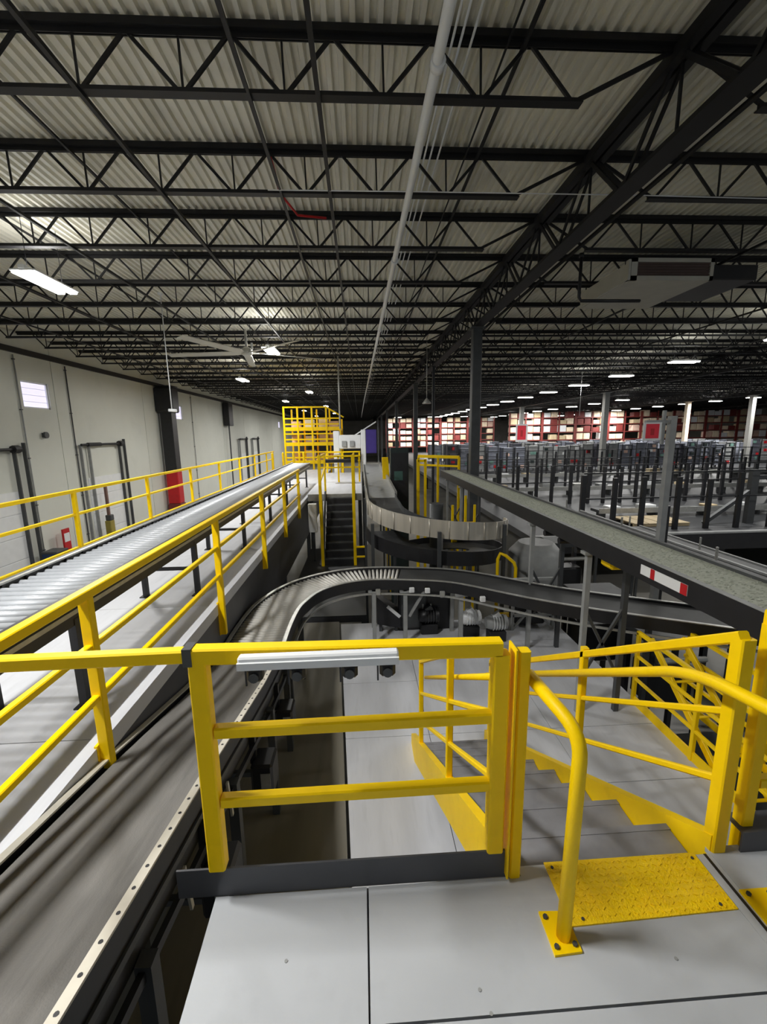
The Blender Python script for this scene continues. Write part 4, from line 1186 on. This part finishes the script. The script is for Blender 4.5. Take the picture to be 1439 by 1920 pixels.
# low level conveyors between the field edge and the right conveyor
for k, (xa, z, lab) in enumerate(((7.2, -0.9, 'dark lower conveyor running away just right of the sign pole'), (9.4, -1.5, 'dark lower conveyor farther right below the field edge'))):
    c = thing('lower_conveyor', lab, 'conveyor', (xa, 0, GROUND))
    h = z - GROUND
    MB().box(-0.35, 0.35, 3.5, 14.2, h - 0.06, h - 0.02).build('belt', BELTB, c)
    MB().box(-0.42, -0.36, 3.5, 14.2, h - 0.2, h + 0.02).build('side_frame', MIDG, c)
    MB().box(0.36, 0.42, 3.5, 14.2, h - 0.2, h + 0.02).build('side_frame', MIDG, c)
    for yv in (4, 7, 10, 13):
        for sx in (-0.39, 0.39):
            MB().bar((sx, yv, 0), (sx, yv, h - 0.2), 0.07).build('leg', DARKG, c)
        MB().tube([(-0.46, yv + 0.5, h - 0.2), (-0.46, yv + 0.5, h + 0.5)], 0.025, 6).build('stanchion', GALV, c)

# storage pods
pod_f = MB()
for sx in (-0.5, 0.5):
    for sy in (-0.5, 0.5):
        pod_f.bar((sx, sy, 0), (sx, sy, 2.5), 0.06)
pod_f = pod_f.mesh('pod_frame', DARKG)
def cloth(m):
    b = MB()
    b.box(-0.49, 0.49, -0.42, 0.49, 0.3, 2.48)
    for q in range(6):
        b.box(-0.5, 0.5, -0.5, 0.5, 0.3 + 0.42 * q, 0.34 + 0.42 * q)
    return b.mesh('pod_cloth', m)
CLO = [cloth(PODG), cloth(PODD), cloth(MIDG)]
binm = [MB().box(-0.18, 0.18, -0.5, -0.42, 0, 0.28, 0.02).mesh('bin', mm) for mm in (PINK, TEAL, WHITE, RED, PODG, mat('aqua_bin', (110, 150, 140), 0.6))]
def nth(k):
    return ORD[k] if k < 20 else 'twenty-' + ORD[k - 20]
PODROWS = [(42.0, 9.0, 1.35, 22), (47.0, 10.0, 1.45, 26), (53.0, 9.5, 1.6, 24), (60.0, 10, 1.8, 22)]
prn = random.Random(11)
ROWN = ('nearest', 'second', 'third', 'farthest')
for r_, (y, x0, step, n_) in enumerate(PODROWS):
    for k in range(n_):
        p = thing('storage_pod', 'grey fabric storage pod, %s from the left in the %s row of pods' % (nth(k), ROWN[r_]), 'shelf', (x0 + k * step + prn.uniform(-0.12, 0.12), y + prn.uniform(-0.3, 0.3), LD), 0, 'grey storage pods, %s row' % ROWN[r_])
        p.scale = (1.0, 1.0, prn.uniform(0.92, 1.08))
        link('pod_frame', pod_f, p); link('pod_cloth', CLO[prn.choice((0, 0, 0, 1, 2))], p)
        for q in range(3 if r_ < 2 else 1):
            link('bin', prn.choice(binm), p, (prn.uniform(-0.28, 0.28), 0, 0.36 + 0.42 * prn.randint(0, 4)))

# pallet racks
def rack(label, x, y, wd, levels, base):
    t = thing('pallet_rack', label, 'rack', (x, y, base))
    H = 7.0
    for k in range(int(wd / 2.7) + 1):
        MB().bar((k * 2.7, 0, 0), (k * 2.7, 0, H), 0.16).build('upright', RUST, t)
    for z in levels:
        MB().bar((0, -0.05, z), (int(wd / 2.7) * 2.7, -0.05, z), 0.08, 0.14).build('beam', RUST, t)
        for k in range(int(wd / 2.7)):
            for q in range(2):
                if prn.random() < 0.88:
                    h = prn.uniform(0.6, 1.05)
                    MB().box(k * 2.7 + 0.2 + q * 1.2, k * 2.7 + 1.25 + q * 1.2, 0.0, 1.1, z + 0.08, z + 0.08 + h, 0.03).build('carton', prn.choice((PINK, CREAM, CREAM, CREAM, WHITE, BEIGE, RUST)), t)
    return t
for k in range(3):  # extra lamps, added to brighten the far centre racks
    led_lamp('added white LED fill lamp in front of the far centre racks, %s from the left' % ORD[k], 7.5 + 6.5 * k, 84.5, 5.0, False, 2.4)
for k in range(8):
    rack('red-framed pallet rack with pale cartons, %s from the left in the bright far right row' % ORD[k], 24.5 + 5.6 * k, 70.0, 5.5, (1.2, 2.45, 3.7, 4.95, 6.05), LD)
for k in range(4):
    rack('red-framed pallet rack with pale cartons, %s from the left in the far centre row' % ORD[k], 5.4 + 5.6 * k, 88.0, 5.5, (1.2, 2.45, 3.7, 4.95, 6.05), LD)

# ================================================================ THINGS BY THE LEFT WALL
t = thing('extinguisher_stand', 'red fire extinguisher stand by the left wall', 'extinguisher', (XW + 0.5, 19.9, GROUND))
MB().box(-0.15, -0.08, -0.22, 0.22, 0.0, 1.75).build('back_board', RED, t)
MB().tube([(0.05, 0, 0.1), (0.05, 0, 0.15), (0.05, 0, 0.62), (0.05, 0, 0.72)], [0.12, 0.15, 0.15, 0.05], 14).build('cylinder', RED, t, True)
MB().box(-0.02, 0.14, -0.05, 0.05, 0.72, 0.8).build('valve', BLACK, t)
MB().box(-0.08, -0.07, -0.18, 0.18, 1.15, 1.55).build('sign_plate', WHITE, t)
MB().box(-0.2, 0.25, -0.25, 0.25, 0, 0.06).build('foot', RED, t)
t = thing('waste_bin', 'dark blue waste bin with a grey lid left of the red stand', 'bin', (XW + 0.6, 18.75, GROUND))
MB().prism([(-0.3, 0), (0.3, 0), (0.36, 0.95), (-0.36, 0.95)], 'x', -0.3, 0.3).build('body', BLUE, t)
MB().box(-0.33, 0.33, -0.38, 0.38, 0.95, 1.05, 0.02).build('lid', DARKG, t)
t = thing('dock_leveller', 'yellow and dark foot guard beside the second dock door', 'guard', (XW + 0.55, 23.1, GROUND))
MB().box(-0.15, 0.15, -0.2, 0.2, 0, 1.5, 0.03).build('body', mat('olive_guard', (150, 136, 60), 0.6), t)
MB().box(-0.12, 0.17, -0.16, 0.16, 1.5, 1.8, 0.03).build('cap', DARKG, t)
MB().bar((0, 0, 1.8), (0, 0, 3.3), 0.12).build('post', mat('brown_post', (120, 92, 84), 0.6), t)
t = thing('wall_bell', 'small dark bell box on the wall below the first window', 'alarm', (XW + 0.06, 20.0, 1.98))
MB().tube([(0, 0, 0), (0.1, 0, 0)], 0.14, 12).build('bell', DARKG, t, True)
MB().box(-0.06, 0.0, -0.1, 0.1, -0.1, 0.1).build('back_box', DARKG, t)
